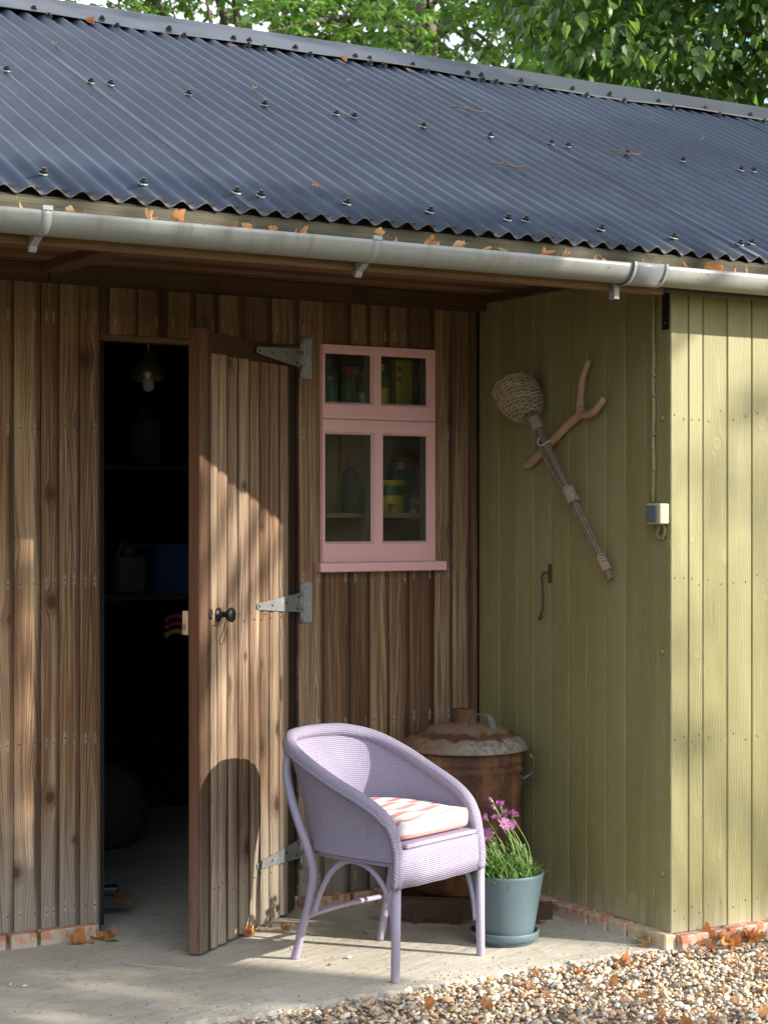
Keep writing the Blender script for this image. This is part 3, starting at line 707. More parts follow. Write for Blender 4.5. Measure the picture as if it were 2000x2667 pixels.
for i in range(0, 66):
    x = -1.75+i*.125; wob = .004*math.sin(x*3.1)+.003*math.sin(x*7.7)
    pr.append([b.verts.new((x, yy, zz + (wob if j < 3 else wob*.3))) for j, (yy, zz) in enumerate(sec)])
for i in range(65):
    for j in range(len(sec)-1):
        f = b.faces.new((pr[i][j], pr[i+1][j], pr[i+1][j+1], pr[i][j+1])); f.smooth = j > 1
        if j == 0: f.material_index = 1
obj('ridge_cap', b, [M['ridge'], M['edge']], roof, RM, smooth=None)
b = B(); p0 = RM @ Vector((-1.7, SL-.01, -.0)); box(b, -4.1, 4.0, p0.y, p0.y+.004, p0.z-.4, p0.z)
v = [b.verts.new(q) for q in ((-4.2, 1.17, 3.545), (4.1, 1.17, 3.545), (4.1, 2.9, 2.62), (-4.2, 2.9, 2.62))]; b.faces.new(v)
obj('back_slope', b, M['roof'], roof)
for x in (-4.23, 4.13):       # gable ends
    b = B(); q = [(-1.22, .0), (-1.22, 2.3), (1.17, 3.5), (2.6, 2.6), (2.6, 0)]
    for yy in (0, .05): b.faces.new([b.verts.new((x+yy, a, c)) for a, c in q])
    obj('gable_wall', b, M['brown'] if x < 0 else M['green'], shed)
def screw_mesh():
    b = B(); lathe(b, [(0.0135, -.001), (.0145, .001), (.0128, .004), (.0105, .0045)], 10, 1, smooth=False)
    lathe(b, [(.0128, .0035), (.0128, .011), (.0075, .0125), (.0068, .0185), (0, .0195)], 10, 0, smooth=False)
    for v in b.verts:
        if v.co.z < .003: v.co.x *= random.uniform(.85, 1.15); v.co.y *= random.uniform(.85, 1.15)
    me = bpy.data.meshes.new('screw'); b.to_mesh(me); b.free()
    me.materials.append(M['iron']); me.materials.append(M['galv']); return me
SCR = [screw_mesh() for _ in range(3)]; RSC = [m_.copy() for m_ in SCR]
for m_ in RSC: m_.materials[1] = M['iron']
def screw(n, s, z=AMP+.003, ms=None):
    obj('screw', random.choice(ms or SCR), None, roof, RM @ T((n*PW, s, z)) @ Euler((random.uniform(-.06, .06), random.uniform(-.06, .06), random.uniform(0, 6))).to_matrix().to_4x4())
for k in range(-2, 6):
    for m in (2, 6, 10, 11):
        n = 13*k+m
        if n*PW > 6.1 or n*PW < -1.6: continue
        screw(n, .125+random.uniform(-.015, .015)); screw(n, 1.395-.0016*n+random.uniform(-.012, .012))
for n in (13.1, 17, 21, 25, 26, 29, 33, 34, 37, 41, 42, 45, 49, 52, 56, 60, 64, 68, 72):
    screw(n, 2.495, AMP+.001, RSC); screw(n-.55, 2.565, .019, RSC)

# ------------------------------------------------------------------ gutter (part of the shed)
GY, GZ, GA, GB = -1.362, 2.283, .058, .060
def gut_bm(x0, x1, a, bb, th=.003, lip=.0, n=16, q0=0., q1=math.pi):
    b = B(); R0, R1 = [], []
    for x, R in ((x0, R0), (x1, R1)):
        for i in range(n+1):
            q = q0 + (q1-q0)*i/n; R.append((b.verts.new((x, GY-a*math.cos(q), GZ-bb*math.sin(q)+lip)), b.verts.new((x, GY-(a-th)*math.cos(q), GZ-(bb-th)*math.sin(q)+lip))))
    for i in range(n):
        b.faces.new((R0[i][0], R1[i][0], R1[i+1][0], R0[i+1][0])).smooth = True; b.faces.new((R0[i][1], R0[i+1][1], R1[i+1][1], R1[i][1])).smooth = True
        for R, s in ((R0, 1), (R1, -1)): b.faces.new((R[i][0], R[i+1][0], R[i+1][1], R[i][1])[::s])
    for i in (0, n): b.faces.new((R0[i][0], R0[i][1], R1[i][1], R1[i][0]))
    return b
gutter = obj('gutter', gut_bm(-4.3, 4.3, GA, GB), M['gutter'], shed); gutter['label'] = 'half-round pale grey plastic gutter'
def bracket(x, w=.028):
    b = gut_bm(x-w/2, x+w/2, GA+.003, GB+.004, .0045, .003)
    box(b, x-w/2, x+w/2, GY-GA-.006, GY-GA+.004, GZ, GZ+.012)
    v = [(GY+.004, GZ-.062), (-1.299, GZ-.05), (-1.299, GZ-.092), (-1.308, GZ-.098), (-1.314, GZ-.092), (-1.318, GZ-.082)]
    f0 = [b.verts.new((x-.011, a, c)) for a, c in v]; f1 = [b.verts.new((x+.011, a, c)) for a, c in v]
    b.faces.new(f0[::-1]); b.faces.new(f1)
    for i in range(6): b.faces.new((f0[i], f0[(i+1)%6], f1[(i+1)%6], f1[i]))
    bmesh.ops.recalc_face_normals(b, faces=b.faces); obj('gutter_bracket', b, M['leadgrey'], gutter)
for x in (-3.36, -2.335, -1.318, 1.6, 2.6): bracket(x)
b = gut_bm(-.365, -.225, GA+.006, GB+.007, .006, .003)
for xx in (-.365, -.236):
    c = gut_bm(xx, xx+.011, GA+.010, GB+.011, .01, .004); me = bpy.data.meshes.new('t'); c.to_mesh(me); c.free(); b.from_mesh(me); bpy.data.meshes.remove(me)
box(b, -.365, -.345, -1.325, -1.297, GZ-.105, GZ-.05); obj('gutter_union', b, M['leadgrey'], gutter)

# ------------------------------------------------------------------ woven armchair
CA = Vector((-.915, -.81, 0)); CR = Vector((.938, .345, 0)); CF = Vector((.345, -.938, 0))
phi_c = math.atan2(.345, .938)
chair = thing('armchair', CA, 'lilac painted woven tub armchair with bentwood legs on the concrete', 'armchair', rz=phi_c)
CM = WM[chair]                                    # local x = right, y = back (−y is the front)
def P3(a, bq, z): return Vector((a, -bq, z))
PX = lambda q: Vector((q.x*.915-.018, q.y, q.z))
half_b = [(-.236, .222), (-.24, .12), (-.238, .02), (-.222, -.095), (-.165, -.18), (-.085, -.215)]
half_t = [(-.236, .228), (-.243, .205), (-.252, .165), (-.262, .10), (-.27, .0), (-.268, -.11), (-.235, -.215), (-.155, -.285), (-.075, -.307)]
half_z = [.418, .488, .531, .568, .611, .661, .706, .730, .735]
bot = [P3(a, c, .378) for a, c in half_b] + [P3(0, -.225, .378)] + [P3(-a, c, .378) for a, c in half_b[::-1]]
topc = [P3(a, c, z) for (a, c), z in zip(half_t, half_z)] + [P3(0, -.313, .736)] + [P3(-a, c, z) for (a, c), z in zip(half_t[::-1], half_z[::-1])]
def resample(pts, n):
    c = cat(pts, 12); L = [0]
    for p, q in zip(c, c[1:]): L.append(L[-1]+(q-p).length)
    out = []; j = 0
    for i in range(n):
        s = L[-1]*i/(n-1)
        while j < len(L)-2 and L[j+1] < s: j += 1
        t = (s-L[j])/max(1e-9, L[j+1]-L[j]); out.append(c[j].lerp(c[j+1], min(1, t)))
    return out
NT, NH = 90, 14
bot = [PX(q) for q in bot]; topc = [PX(q) for q in topc]
cb = resample(bot, NT); ct = resample(topc, NT)
b = B(); ul = b.loops.layers.uv.verify(); ins, outs, LS = [], [], [0]
for p, q in zip(cb, cb[1:]): LS.append(LS[-1]+(q-p).length*1.12)
for i in range(NT):
    tan = (ct[min(i+1, NT-1)]-ct[max(i-1, 0)]); nrm = Vector((tan.y, -tan.x, 0)).normalized()   # outward
    ri, ro = [], []
    for j in range(NH+1):
        t = j/NH; p = cb[i].lerp(ct[i], t) + nrm*(.010*math.sin(math.pi*t)*(1 if i > 8 and i < NT-9 else .3))
        ro.append(b.verts.new(p)); ri.append(b.verts.new(p - nrm*.009))
    ins.append(ri); outs.append(ro)
for i in range(NT-1):
    for j in range(NH):
        for g_, s in ((outs, 1), (ins, -1)):
            q = [(i,j),(i+1,j),(i+1,j+1),(i,j+1)][::s]
            f = b.faces.new([g_[a][c] for a, c in q]); f.smooth = True
            for l, (a, c) in zip(f.loops, q): l[ul].uv = (LS[a], (cb[a].z + (ct[a].z-cb[a].z)*c/NH))
bmesh.ops.recalc_face_normals(b, faces=b.faces)
shell = obj('woven_shell', b, M['weave'], chair, CM)
b = B(); c2 = resample([p+Vector((0,0,-.004)) for p in bot], 70)
up = []
for i, p in enumerate(c2):
    tan = c2[min(i+1, 69)]-c2[max(i-1, 0)]; nr = Vector((tan.y, -tan.x, 0)).normalized()
    up.append([b.verts.new(p+nr*o+Vector((0,0,z))) for o, z in ((.002, -.012), (.006, -.01), (.006, .012), (.002, .014))])
for i in range(69):
    for j in range(3): b.faces.new((up[i][j], up[i+1][j], up[i+1][j+1], up[i][j+1])).smooth = True
bmesh.ops.recalc_face_normals(b, faces=b.faces); obj('bottom_band', b, M['lilac'], chair, CM)
rimp = [PX(P3(-.243, .232, .300)), PX(P3(-.240, .233, .36))] + topc + [PX(P3(.240, .233, .36)), PX(P3(.243, .232, .300))]
b = B(); rp = resample(rimp, 130); tube(b, rp, [.0175 + .0045*min(1, max(0, (p.z-.42)/.1)) for p in rp], 14, uv=True)
ul = b.loops.layers.uv.verify()
for f in b.faces:
    for l in f.loops: l[ul].uv.y *= .13
obj('rolled_rim', b, M['weave'], shell, CM)
b = B(); op_ = []
for i, p in enumerate(rp):
    t_ = rp[min(i+1, len(rp)-1)]-rp[max(i-1, 0)]; nr = Vector((t_.y, -t_.x, 0)); 
    if nr.length < 1e-4: nr = Vector((p.x, .0, 0))
    nr = (nr.normalized()*(1 if nr.dot(Vector((p.x, p.y-.05, 0))) > 0 else -1)) if p.z > .44 else Vector((math.copysign(1, p.x), -.25, 0)).normalized()
    op_.append(p + nr*.0165 + Vector((0, 0, -.008 if p.z > .5 else 0)))
tube(b, op_, .0085, 8, uv=True); obj('braid', b, M['braid'], shell, CM)
# apron and seat
b = B(); ul = b.loops.layers.uv.verify(); gr = []
for i in range(25):
    a = -.236+.472*i/24; bow = .012*(1-(a/.236)**2)
    gr.append([b.verts.new(PX(P3(a, .236+bow+dy, z + (.0015*math.sin(i*.9) if z < .31 else 0)))) for dy, z in ((-.016, .300), (.0, .296), (.004, .34), (.003, .395), (.0, .414), (-.012, .418))])
for i in range(24):
    for j in range(5):
        f = b.faces.new((gr[i][j], gr[i+1][j], gr[i+1][j+1], gr[i][j+1])); f.smooth = True
        for l in f.loops: l[ul].uv = (l.vert.co.x*.93, l.vert.co.z)
bmesh.ops.recalc_face_normals(b, faces=b.faces); obj('apron', b, M['weave'], chair, CM)
b = B(); pts = [(-.205, .246), (.205, .246), (.215, .1), (.2, -.1), (.11, -.19), (-.11, -.19), (-.2, -.1), (-.215, .1)]
lo_ = [b.verts.new(PX(P3(a, c, .421))) for a, c in pts]; hi_ = [b.verts.new(PX(P3(a, c, .434))) for a, c in pts]
b.faces.new(lo_); b.faces.new(hi_[::-1])
for i in range(8): b.faces.new((lo_[i], lo_[(i+1)%8], hi_[(i+1)%8], hi_[i]))
bmesh.ops.recalc_face_normals(b, faces=b.faces); bevel(b, .003); obj('seat_board', b, M['lilac'], chair, CM)
for s in (-1, 1):
    b = B(); tube(b, [P3(.232*s, .217, .0), P3(.231*s, .218, .004), P3(.228*s, .218, .12), P3(.226*s, .218, .32)], [.0135, .0145, .0155, .0165], 14); obj('leg', b, M['lilac'], chair, CM)
    k_ = 1 if s < 0 else .45
    b = B(); tube(b, cat([P3(.194*s, -.14-.096*k_, 0), P3(.200*s, -.14-.06*k_, .1), P3(.206*s, -.14-.023*k_, .2), P3(.213*s, -.14, .30), P3(.222*s-.008, -.147, .38), P3(.228*s-.01, -.178, .46), P3(.230*s-.01, -.213, .55), P3(.226*s-.01, -.235, .63), P3(.212*s-.01, -.236, .69)], 6), .0145, 14); obj('leg', b, M['lilac'], chair, CM)
    b = B(); tube(b, cat([P3(.219*s, .205, .12), P3(.219*s, .196, .20), P3(.217*s, .166, .285), P3(.216*s, .105, .342), P3(.214*s, .034, .360), P3(.212*s, -.02, .346), P3(.210*s, -.075, .298), P3(.205*s, -.122, .22), P3(.200*s, -.145, .165)], 6), .0088, 12); obj('side_hoop', b, M['lilac'], chair, CM)
b = B(); tube(b, cat([P3(-.2, -.145, .168), P3(-.196, -.165, .155), P3(-.175, -.178, .153), P3(0, -.178, .158), P3(.175, -.178, .153), P3(.196, -.165, .155), P3(.2, -.145, .168)], 5), .0088, 12); obj('stretcher', b, M['lilac'], chair, CM)
# cushion
b = B(); bmesh.ops.create_cube(b, size=1)
bmesh.ops.subdivide_edges(b, edges=b.edges, cuts=11, use_grid_fill=True)
qs = []
for v in b.verts:
    x, y, z = v.co.x*2, v.co.y*2, v.co.z*2; y0, z0 = y, z
    rr = (abs(x)**6+abs(y)**6+abs(z)**6)**(1/6); x, y, z = x/rr**.35, y/rr**.35, z/rr**.35
    back = max(0, y); wdt = .193 - .045*back**2.2
    zz = z*.033*(1 + .22*(1-x*x)*(1-y*y)) + (.004*math.sin(7*x+3*y)*(z > 0))
    top_ = z0 > .99
    v.co = Vector((x*wdt*.96 - .012, -.025 + y*.195, .474 + zz)); qs.append((v.co.y + .507) if top_ else (-.22 + v.co.z if y0 < -.99 else v.co.y + v.co.z))
for f in b.faces: f.smooth = True
cush = obj('seat_cushion', b, M['cushion'], None, CM); cush.data.attributes.new('stripe', 'FLOAT', 'POINT').data.foreach_set('value', qs); tag(cush, 'pink and white striped cushion on the seat of the lilac armchair', 'cushion')

# ------------------------------------------------------------------ rusty garden incinerator bin on its stand
BC = Vector((-.262, -.30, 0))
bin_ = thing('incinerator_bin', BC, 'rusty lidded metal incinerator bin standing in the corner behind the lilac chair', 'bin')
BM = WM[bin_]
prof = [(0, .085), (.190, .085), (.196, .09), (.203, .22), (.207, .30), (.2125, .31), (.2125, .318), (.208, .328), (.212, .52), (.2175, .528), (.2185, .537), (.213, .546), (.2135, .553), (.219, .561), (.2195, .569), (.214, .578), (.216, .61), (.210, .612)]
b = B(); lathe(b, prof, 56); obj('bin_body', b, M['rust'], bin_, BM)
b = B(); prof = [(.216, .603), (.236, .603), (.2375, .608), (.2345, .613), (.2305, .618), (.226, .635), (.200, .652), (.13, .683), (.08, .694), (.045, .698), (.0, .698)]
lathe(b, prof, 64)
for v in b.verts:
    r = (v.co.x**2+v.co.y**2)**.5; q = math.atan2(v.co.y, v.co.x)
    if .05 < r < .21: v.co.z += .0035*math.cos(q*14)*math.sin((r-.05)/.16*math.pi)
lid = obj('lid', b, M['rustlid'], bin_, BM)
b = B(); lathe(b, [(.047, .69), (.046, .748), (.047, .750), (.043, .750), (.043, .70)], 28); obj('chimney', b, M['rust'], lid, BM)
b = B(); hd = Vector((.25, -.97, 0)).normalized(); hs = Vector((.855, -.518, 0))
path = cat([Vector((.0, -.055, .694)), Vector((-.004, -.06, .722)), Vector((.012, -.085, .738)), Vector((.032, -.112, .728)), Vector((.040, -.123, .700)), Vector((.045, -.130, .668))], 5)
prv = None
for p in path:
    cur = [b.verts.new(p + hs*o + Vector((0, 0, 1))*z) for o, z in ((-.0105, -.0015), (.0105, -.0015), (.0105, .002), (-.0105, .002))]
    if prv:
        for i in range(4): b.faces.new((prv[i], prv[(i+1)%4], cur[(i+1)%4], cur[i])).smooth = False
    prv = cur
bmesh.ops.recalc_face_normals(b, faces=b.faces); obj('lid_handle', b, M['dullsteel'], lid, BM)
for sg in (1, -1):
    q = math.atan2(-.518*sg, .855*sg) ; hm = BM @ Matrix.Rotation(q-.25, 4, 'Z')
    b = bbox(.208, .216, -.022, .022, .475, .512, .002); tube(b, [(.220, -.024, .500), (.220, .024, .500)], .007, 8)
    tube(b, cat([(.220, -.03, .500), (.226, -.05, .502), (.247, -.052, .515), (.259, -.03, .524), (.262, 0, .526), (.259, .03, .524), (.247, .052, .515), (.226, .05, .502), (.220, .03, .500)], 4), .0058, 8)
    obj('side_handle', b, M['dullsteel'], bin_, hm)
b = B(); lathe(b, [(0, .0), (.017, .0), (.019, .002), (.018, .006), (.010, .008), (0, .009)], 14)
q = Vector((-.32, -.95, 0)).normalized(); obj('vent_plug', b, M['galv'], bin_, BM @ T(q*.2 + Vector((0, 0, .135))) @ q.to_track_quat('Z', 'Y').to_matrix().to_4x4())
b = bbox(-.012, .012, -.003, .003, .075, .175, .001); obj('latch_strap', b, M['rustiron'], bin_, BM @ T((-.005, -.208, 0)))
stand = thing('stand', (-.42, -.44, 0), 'low rusty angle iron stand under the incinerator bin', 'stand')
d1 = Vector((.285, -.23, 0)).normalized(); SMx = T((-.640, -.335, 0)) @ face(math.atan2(d1.y, d1.x))
b = B(); box(b, 0, .36, -.004, .0, .018, .086); box(b, 0, .36, .0, .05, .082, .086)
obj('front_rail', b, M['rustiron'], stand, SMx)
b = B(); box(b, 0, .36, .30, .304, .018, .086); obj('back_rail', b, M['rustiron'], stand, SMx)
for x in (.03, .33): 
    b = B(); box(b, x-.004, x+.004, .004, .30, .04, .084); obj('cross_rail', b, M['rustiron'], stand, SMx)
for x, y in ((.115, -.012), (.262, -.012), (.1, .296), (.27, .296)):
    obj('leg', bbox(x-.011, x+.011, y-.002, y+.006, 0, .05, .001), M['rustiron'], stand, SMx)
ai = thing('angle_iron', (-.15, -.595, 0), 'short rusty angle iron with bolt holes between the blue pot and the olive wall', 'angle iron')
b = bbox(-.16, .055, -.004, .0, .0, .067, .001)
for z in (.016, .053): bmesh.ops.create_cone(b, cap_ends=True, segments=10, radius1=.005, radius2=.005, depth=.002, matrix=T((.022, -.0045, z)) @ Matrix.Rotation(math.pi/2, 4, 'X'))
obj('plate', b, M['rustiron'], ai, T((-.14, -.592, 0)) @ face(-.42))
obj('flange', bbox(-.16, .055, .001, .05, .0, .004, .001), M['rustiron'], ai, T((-.14, -.592, 0)) @ face(-.42))

# ------------------------------------------------------------------ blue pot, saucer, osteospermum
PC = Vector((-.437, -.807, 0))
sc = thing('pot_saucer', PC, 'duck egg blue saucer beneath the flower pot', 'saucer')
b = B(); lathe(b, [(0, .002), (.098, .0), (.103, .002), (.104, .012), (.112, .015), (.119, .020), (.1205, .040), (.119, .044), (.114, .044), (.111, .040), (.109, .018), (.0, .016)], 56); obj('saucer_dish', b, M['potglaze'], sc, WM[sc])
pot = thing('flower_pot', PC+Vector((0,0,.016)), 'duck egg blue tapered flower pot beside the lilac chair', 'pot')
b = B(); lathe(b, [(0, .0165), (.094, .0165), (.098, .019), (.100, .028), (.1345, .232), (.1357, .239), (.134, .242), (.130, .242), (.128, .238), (.122, .19), (.0, .19)], 64); obj('pot_wall', b, M['potglaze'], pot, T(PC))
b = B(); lathe(b, [(.122, .197), (.08, .203), (.0, .206)], 24); obj('soil', b, M['soil'], pot, T(PC))
pl_ = thing('daisy_plant', PC+Vector((0,0,.2)), 'mauve cape daisies on leaning stems growing in the blue pot', 'flowers')
LAT = Vector((.855, -.518, 0)); DEP = Vector((.518, .855, 0)); VZ = Vector((0, 0, 1))
FL = [(-.064, .376, -.03, 0), (.022, .401, .02, 1), (.0305, .435, .0, 2), (-.012, .462, .02, 3), (-.033, .452, .05, 4), (-.043, .483, .01, 4), (-.024, .425, -.02, 2), (-.060, .415, .04, 2), (-.003, .413, -.04, 1), (-.035, .370, .03, 4), (-.062, .321, -.02, 4), (-.09, .40, .0, 2), (-.10, .36, .03, 4), (.008, .43, .05, 2)]
def flower(p, d, kind):
    d = d.normalized(); q = d.to_track_quat('Z', 'Y').to_matrix().to_4x4(); m = T(p) @ q
    b = B(); n = 15; tn = []
    op = (0.12, 0.2, .75, .95, 1.25)[kind]; L = .025 if kind < 4 else .019
    for k in range(n):
        if kind == 4 and k % 3 == 0: continue
        a = 2*math.pi*k/n + random.uniform(-.08, .08); u = Vector((math.cos(a), math.sin(a), 0)); w = Vector((-math.sin(a), math.cos(a), 0)); o = op + random.uniform(-.12, .12)
        ln = L*random.uniform(.88, 1.1); pr = []
        for t, wd in ((.18, .0012), (.5, .0026), (.82, .0030), (1, .0008)):
            c = u*ln*t*math.cos(o*t) + VZ*(ln*t*math.sin(o*t)); pr.append((b.verts.new(c-w*wd), b.verts.new(c+w*wd)))
        for r1, r2 in zip(pr, pr[1:]): b.faces.new((r1[0], r1[1], r2[1], r2[0])).smooth = True
    me = bpy.data.meshes.new('flower'); b.to_mesh(me); b.free(); me.materials.append(M['petal'])
    me.attributes.new('tone', 'FLOAT', 'POINT').data.foreach_set('value', [random.uniform(.55, 1) if kind < 2 else random.uniform(0, .75) for _ in me.vertices])
    f = obj('flower', me, None, pl_, m)
    b = B(); lathe(b, [(.0055, .0), (.0058, .0025), (.003, .004), (0, .0042)], 12)
    obj('flower_disc', b, M['disc'], f, m)
    b = B(); lathe(b, [(.0, -.007), (.003, -.006), (.0055, -.001), (.0058, .001)], 10)
    if kind > 1: lathe(b, [(.0058, .001), (.007, .007)], 10)
    obj('flower_cup', b, M['stem'], f, m)
def stem(p0, p1, lean, r=.0014):
    mid = p0.lerp(p1, .55) + lean; b = B(); tube(b, cat([p0, p0.lerp(mid, .5)+lean*.25, mid, p1], 5), [r*1.3]*5+[r]*11, 6); return b
view_d = Vector((CAM.x-PC.x, CAM.y-PC.y, .8)).normalized()
dirs = [view_d + LAT*.1 - VZ*.1, LAT*.55 + view_d*.8 - VZ*.35, LAT*.8+VZ*.9, -LAT*.15+VZ, VZ*.4-LAT*.5, LAT*-.6+VZ*.5, -LAT*.3+VZ, -LAT*.8+VZ*.6, view_d*.6+LAT*.4+VZ*.2, -LAT+VZ*.1, -LAT*.5-VZ*.3, -LAT*.4+VZ, -LAT+VZ*.3, LAT*.3+VZ]
for (la, z, de, k), d in zip(FL, dirs):
    p = PC + LAT*la + DEP*de + VZ*z; flower(p, d, k)
    root = PC + LAT*min(.10, la*.5+.055+random.uniform(-.02, .04)) + DEP*random.uniform(-.06, .06) + VZ*.2
    obj('stem', stem(root, p - d.normalized()*.006, LAT*random.uniform(.008, .022) + VZ*.01), M['stem'], pl_)
for i in range(80):            # buds and bare stalks
    a = random.uniform(0, 6.28); rr = .11*math.sqrt(random.random()); root = PC + Vector((math.cos(a)*rr, math.sin(a)*rr, .2))
    tip = root - LAT*random.uniform(.02, .1) + VZ*random.uniform(.07, .16) + DEP*random.uniform(-.03, .03)
    b = stem(root, tip, LAT*random.uniform(.0, .015), .0011)
    if i % 2: bmesh.ops.create_uvsphere(b, u_segments=6, v_segments=5, radius=.004, matrix=T(tip))
    obj('stem', b, M['stem'], pl_)
lv, lf, lt = [], [], []; n0 = 0
LS8 = np.array([(0,0,0),(.16,.3,.012),(.2,.6,.02),(.0,1,-.03),(-.2,.6,.02),(-.16,.3,.012),(0,.5,-.01)]); HS8 = LS8*(.55, 1.25, 1)
LF8 = np.array([(0,1,6),(1,2,6),(2,3,6),(3,4,6),(4,5,6),(5,0,6)])
for i in range(620):
    a = random.uniform(0, 6.28); rr = .125*math.sqrt(random.random()); h = .2+random.uniform(0, .035)+(random.uniform(0, .07) if random.random() < .45 else 0)
    sh = (h-.2)*.55
    p = np.array(PC + Vector((math.cos(a)*rr, math.sin(a)*rr, h)) - LAT*sh)
    R = np.array(Euler((random.uniform(.2, 1.5), random.uniform(-.4, .4), random.uniform(0, 6.28))).to_matrix()); s = random.uniform(.028, .055)
    lv.append(HS8 @ R.T*s + p); lf.append(LF8+n0); n0 += 7; lt += [random.random()]*7
stuff(big_mesh('foliage', lv, lf, lt, M['herb'], pl_))

# ------------------------------------------------------------------ things on the olive return wall (x = 0, faces -x)
def wy(y, z, x=-.03): return Vector((x, y, z))
fs_ = thing('forked_stick', (-.02, -.55, 1.75), 'bare forked wooden stick hung crosswise on the olive wall', 'stick')
b = B(); A = wy(-.356, 1.66, -.022); J = wy(-.705, 1.848, -.026)
tube(b, cat([A, A.lerp(J, .33)+Vector((0,0,-.004)), A.lerp(J, .66)+Vector((0,0,.003)), J], 5), [.0165]*15+[.019], 12)
tube(b, cat([J+Vector((0,.01,-.005)), wy(-.703, 1.90, -.028), wy(-.716, 1.97, -.03), wy(-.752, 2.034, -.03)], 5), [.0165]*5+[.0135]*6+[.012]*5, 12)
tube(b, cat([J+Vector((0,.012,.0)), wy(-.745, 1.838, -.034), wy(-.80, 1.852, -.036), wy(-.843, 1.887, -.036)], 5), [.0175]*5+[.0145]*11, 12)
bmesh.ops.create_icosphere(b, subdivisions=2, radius=.022, matrix=T(J+Vector((-.002,.0,.004))))
for v in b.verts: v.co += Vector((random.uniform(-1,1), random.uniform(-1,1), random.uniform(-1,1)))*.0009
obj('branch', b, M['stick'], fs_, None, True)
cut = B()
for p, d in ((A, A-wy(-.42, 1.695)), (wy(-.752, 2.034, -.03), Vector((0,-.036,.064))), (wy(-.843, 1.887, -.036), Vector((0,-.043,.035)))):
    bmesh.ops.create_cone(cut, cap_ends=True, segments=12, radius1=.0105, radius2=.0105, depth=.0016, matrix=T(p+d.normalized()*.0006) @ d.to_track_quat('Z', 'Y').to_matrix().to_4x4())
obj('sawn_end', cut, M['cork'], fs_)
sp = thing('fruit_picker', (-.04, -.6, 1.6), 'willow basket fruit picker with a bundled stick handle hung on the olive wall', 'fruit picker')
N0 = wy(-.452, 1.838, -.045); N1 = wy(-.875, 1.250, -.024); ax = (N0-N1).normalized(); ux = ax.cross(Vector((1,0,0))).normalized(); uy = ax.cross(ux)
# basket: profile along axis
prof = [(.016, 0), (.040, .012), (.062, .034), (.077, .064), (.083, .098), (.0825, .128), (.079, .152), (.077, .162)]
def pr_at(t):
    for (r0, z0), (r1, z1) in zip(prof, prof[1:]):
        if z0 <= t <= z1: return r0+(r1-r0)*(t-z0)/(z1-z0)
    return prof[-1][0]
BO = N0 + Vector((-.022, 0, 0)) ; axb = (ax + Vector((-.12, 0, 0))).normalized()
b = B(); NR = 18
for k in range(NR):
    a = 2*math.pi*k/NR; pts = []
    for t in (0, .02, .045, .08, .115, .14, .155, .172): 
        r = pr_at(min(t, .162)); pts.append(BO + axb*t + (ux*math.cos(a)+uy*math.sin(a))*r)
    tube(b, pts, .0021, 5)
ribs = obj('basket_ribs', b, M['withy'], sp)
b = B(); t = .012; row = 0
while t < .160:
    r = pr_at(t); pts = []
    for k in range(NR*4+1):
        a = 2*math.pi*k/(NR*4); rr = r + .0032*math.cos(a*NR/2 + math.pi*row) + random.uniform(-.0006, .0006)
        pts.append(BO + axb*(t + .0015*math.sin(3*a+row)) + (ux*math.cos(a)+uy*math.sin(a))*rr)
    tube(b, pts, .0027, 5, cap=False); t += .0068; row += 1
obj('basket_weave', b, M['wicker'], sp)
b = B()
for k in range(40):
    a = random.uniform(0, 6.28); t = random.uniform(.11, .16); r = pr_at(t); p = BO + axb*t + (ux*math.cos(a)+uy*math.sin(a))*r
    tube(b, [p, p + (ux*math.cos(a)+uy*math.sin(a))*random.uniform(.008, .022) + axb*random.uniform(0, .02)], [.0012, .0006], 4)
obj('loose_ends', b, M['withy'], sp)
for k, (ox, oy, bow) in enumerate(((.0, .006, .004), (.008, -.002, .012), (-.008, -.002, .006), (.003, -.009, -.004), (-.004, .009, .0), (.012, .005, .022))):
    b = B(); pts = []
    for i in range(13):
        t = i/12; s = .55+.45*abs(math.sin(2*math.pi*t*1.0+.3)) ; q = N0.lerp(N1, t)
        bw = bow*math.sin(math.pi*min(1, t/.48)) if t < .48 else 0
        pts.append(q + ux*(ox*s+bw) + uy*oy*s + Vector((-.012*(1-t), 0, 0)))
    tube(b, pts, [.0062-.0012*i/12 for i in range(13)], 8); obj('rod', b, M['withy'], sp)
def wrap(t0, t1, r):
    b = B(); n = int((t1-t0)*.74/.0058)
    for i in range(n):
        c = N0.lerp(N1, t0+(t1-t0)*(i+.5)/n) + Vector((-.012*(1-t0), 0, 0)); tl_ = random.uniform(-.12, .12)
        tube(b, [c + (ux*math.cos(2*math.pi*k/14)+uy*math.sin(2*math.pi*k/14))*r + ax*tl_*r*math.cos(2*math.pi*k/14) for k in range(15)], .0032, 5, cap=False)
    obj('binding', b, M['string'], sp)
wrap(-.005, .075, .0185); wrap(.45, .54, .0205); wrap(.865, .955, .0165)
hk = thing('screw_hook', wy(-.525, 1.742, -.0), 'cream screw hook holding the stick handle on the olive wall', 'hook')
b = B(); c = wy(-.515, 1.748, -.052)
tube(b, [wy(-.545, 1.75, .0), wy(-.545, 1.75, -.03)] + cat([wy(-.540, 1.748, -.055), wy(-.530, 1.738, -.066), wy(-.515, 1.733, -.070), wy(-.500, 1.74, -.070), wy(-.496, 1.752, -.068), wy(-.504, 1.764, -.066)], 4), .0032, 8)
obj('hook_wire', b, M['cream'], hk)
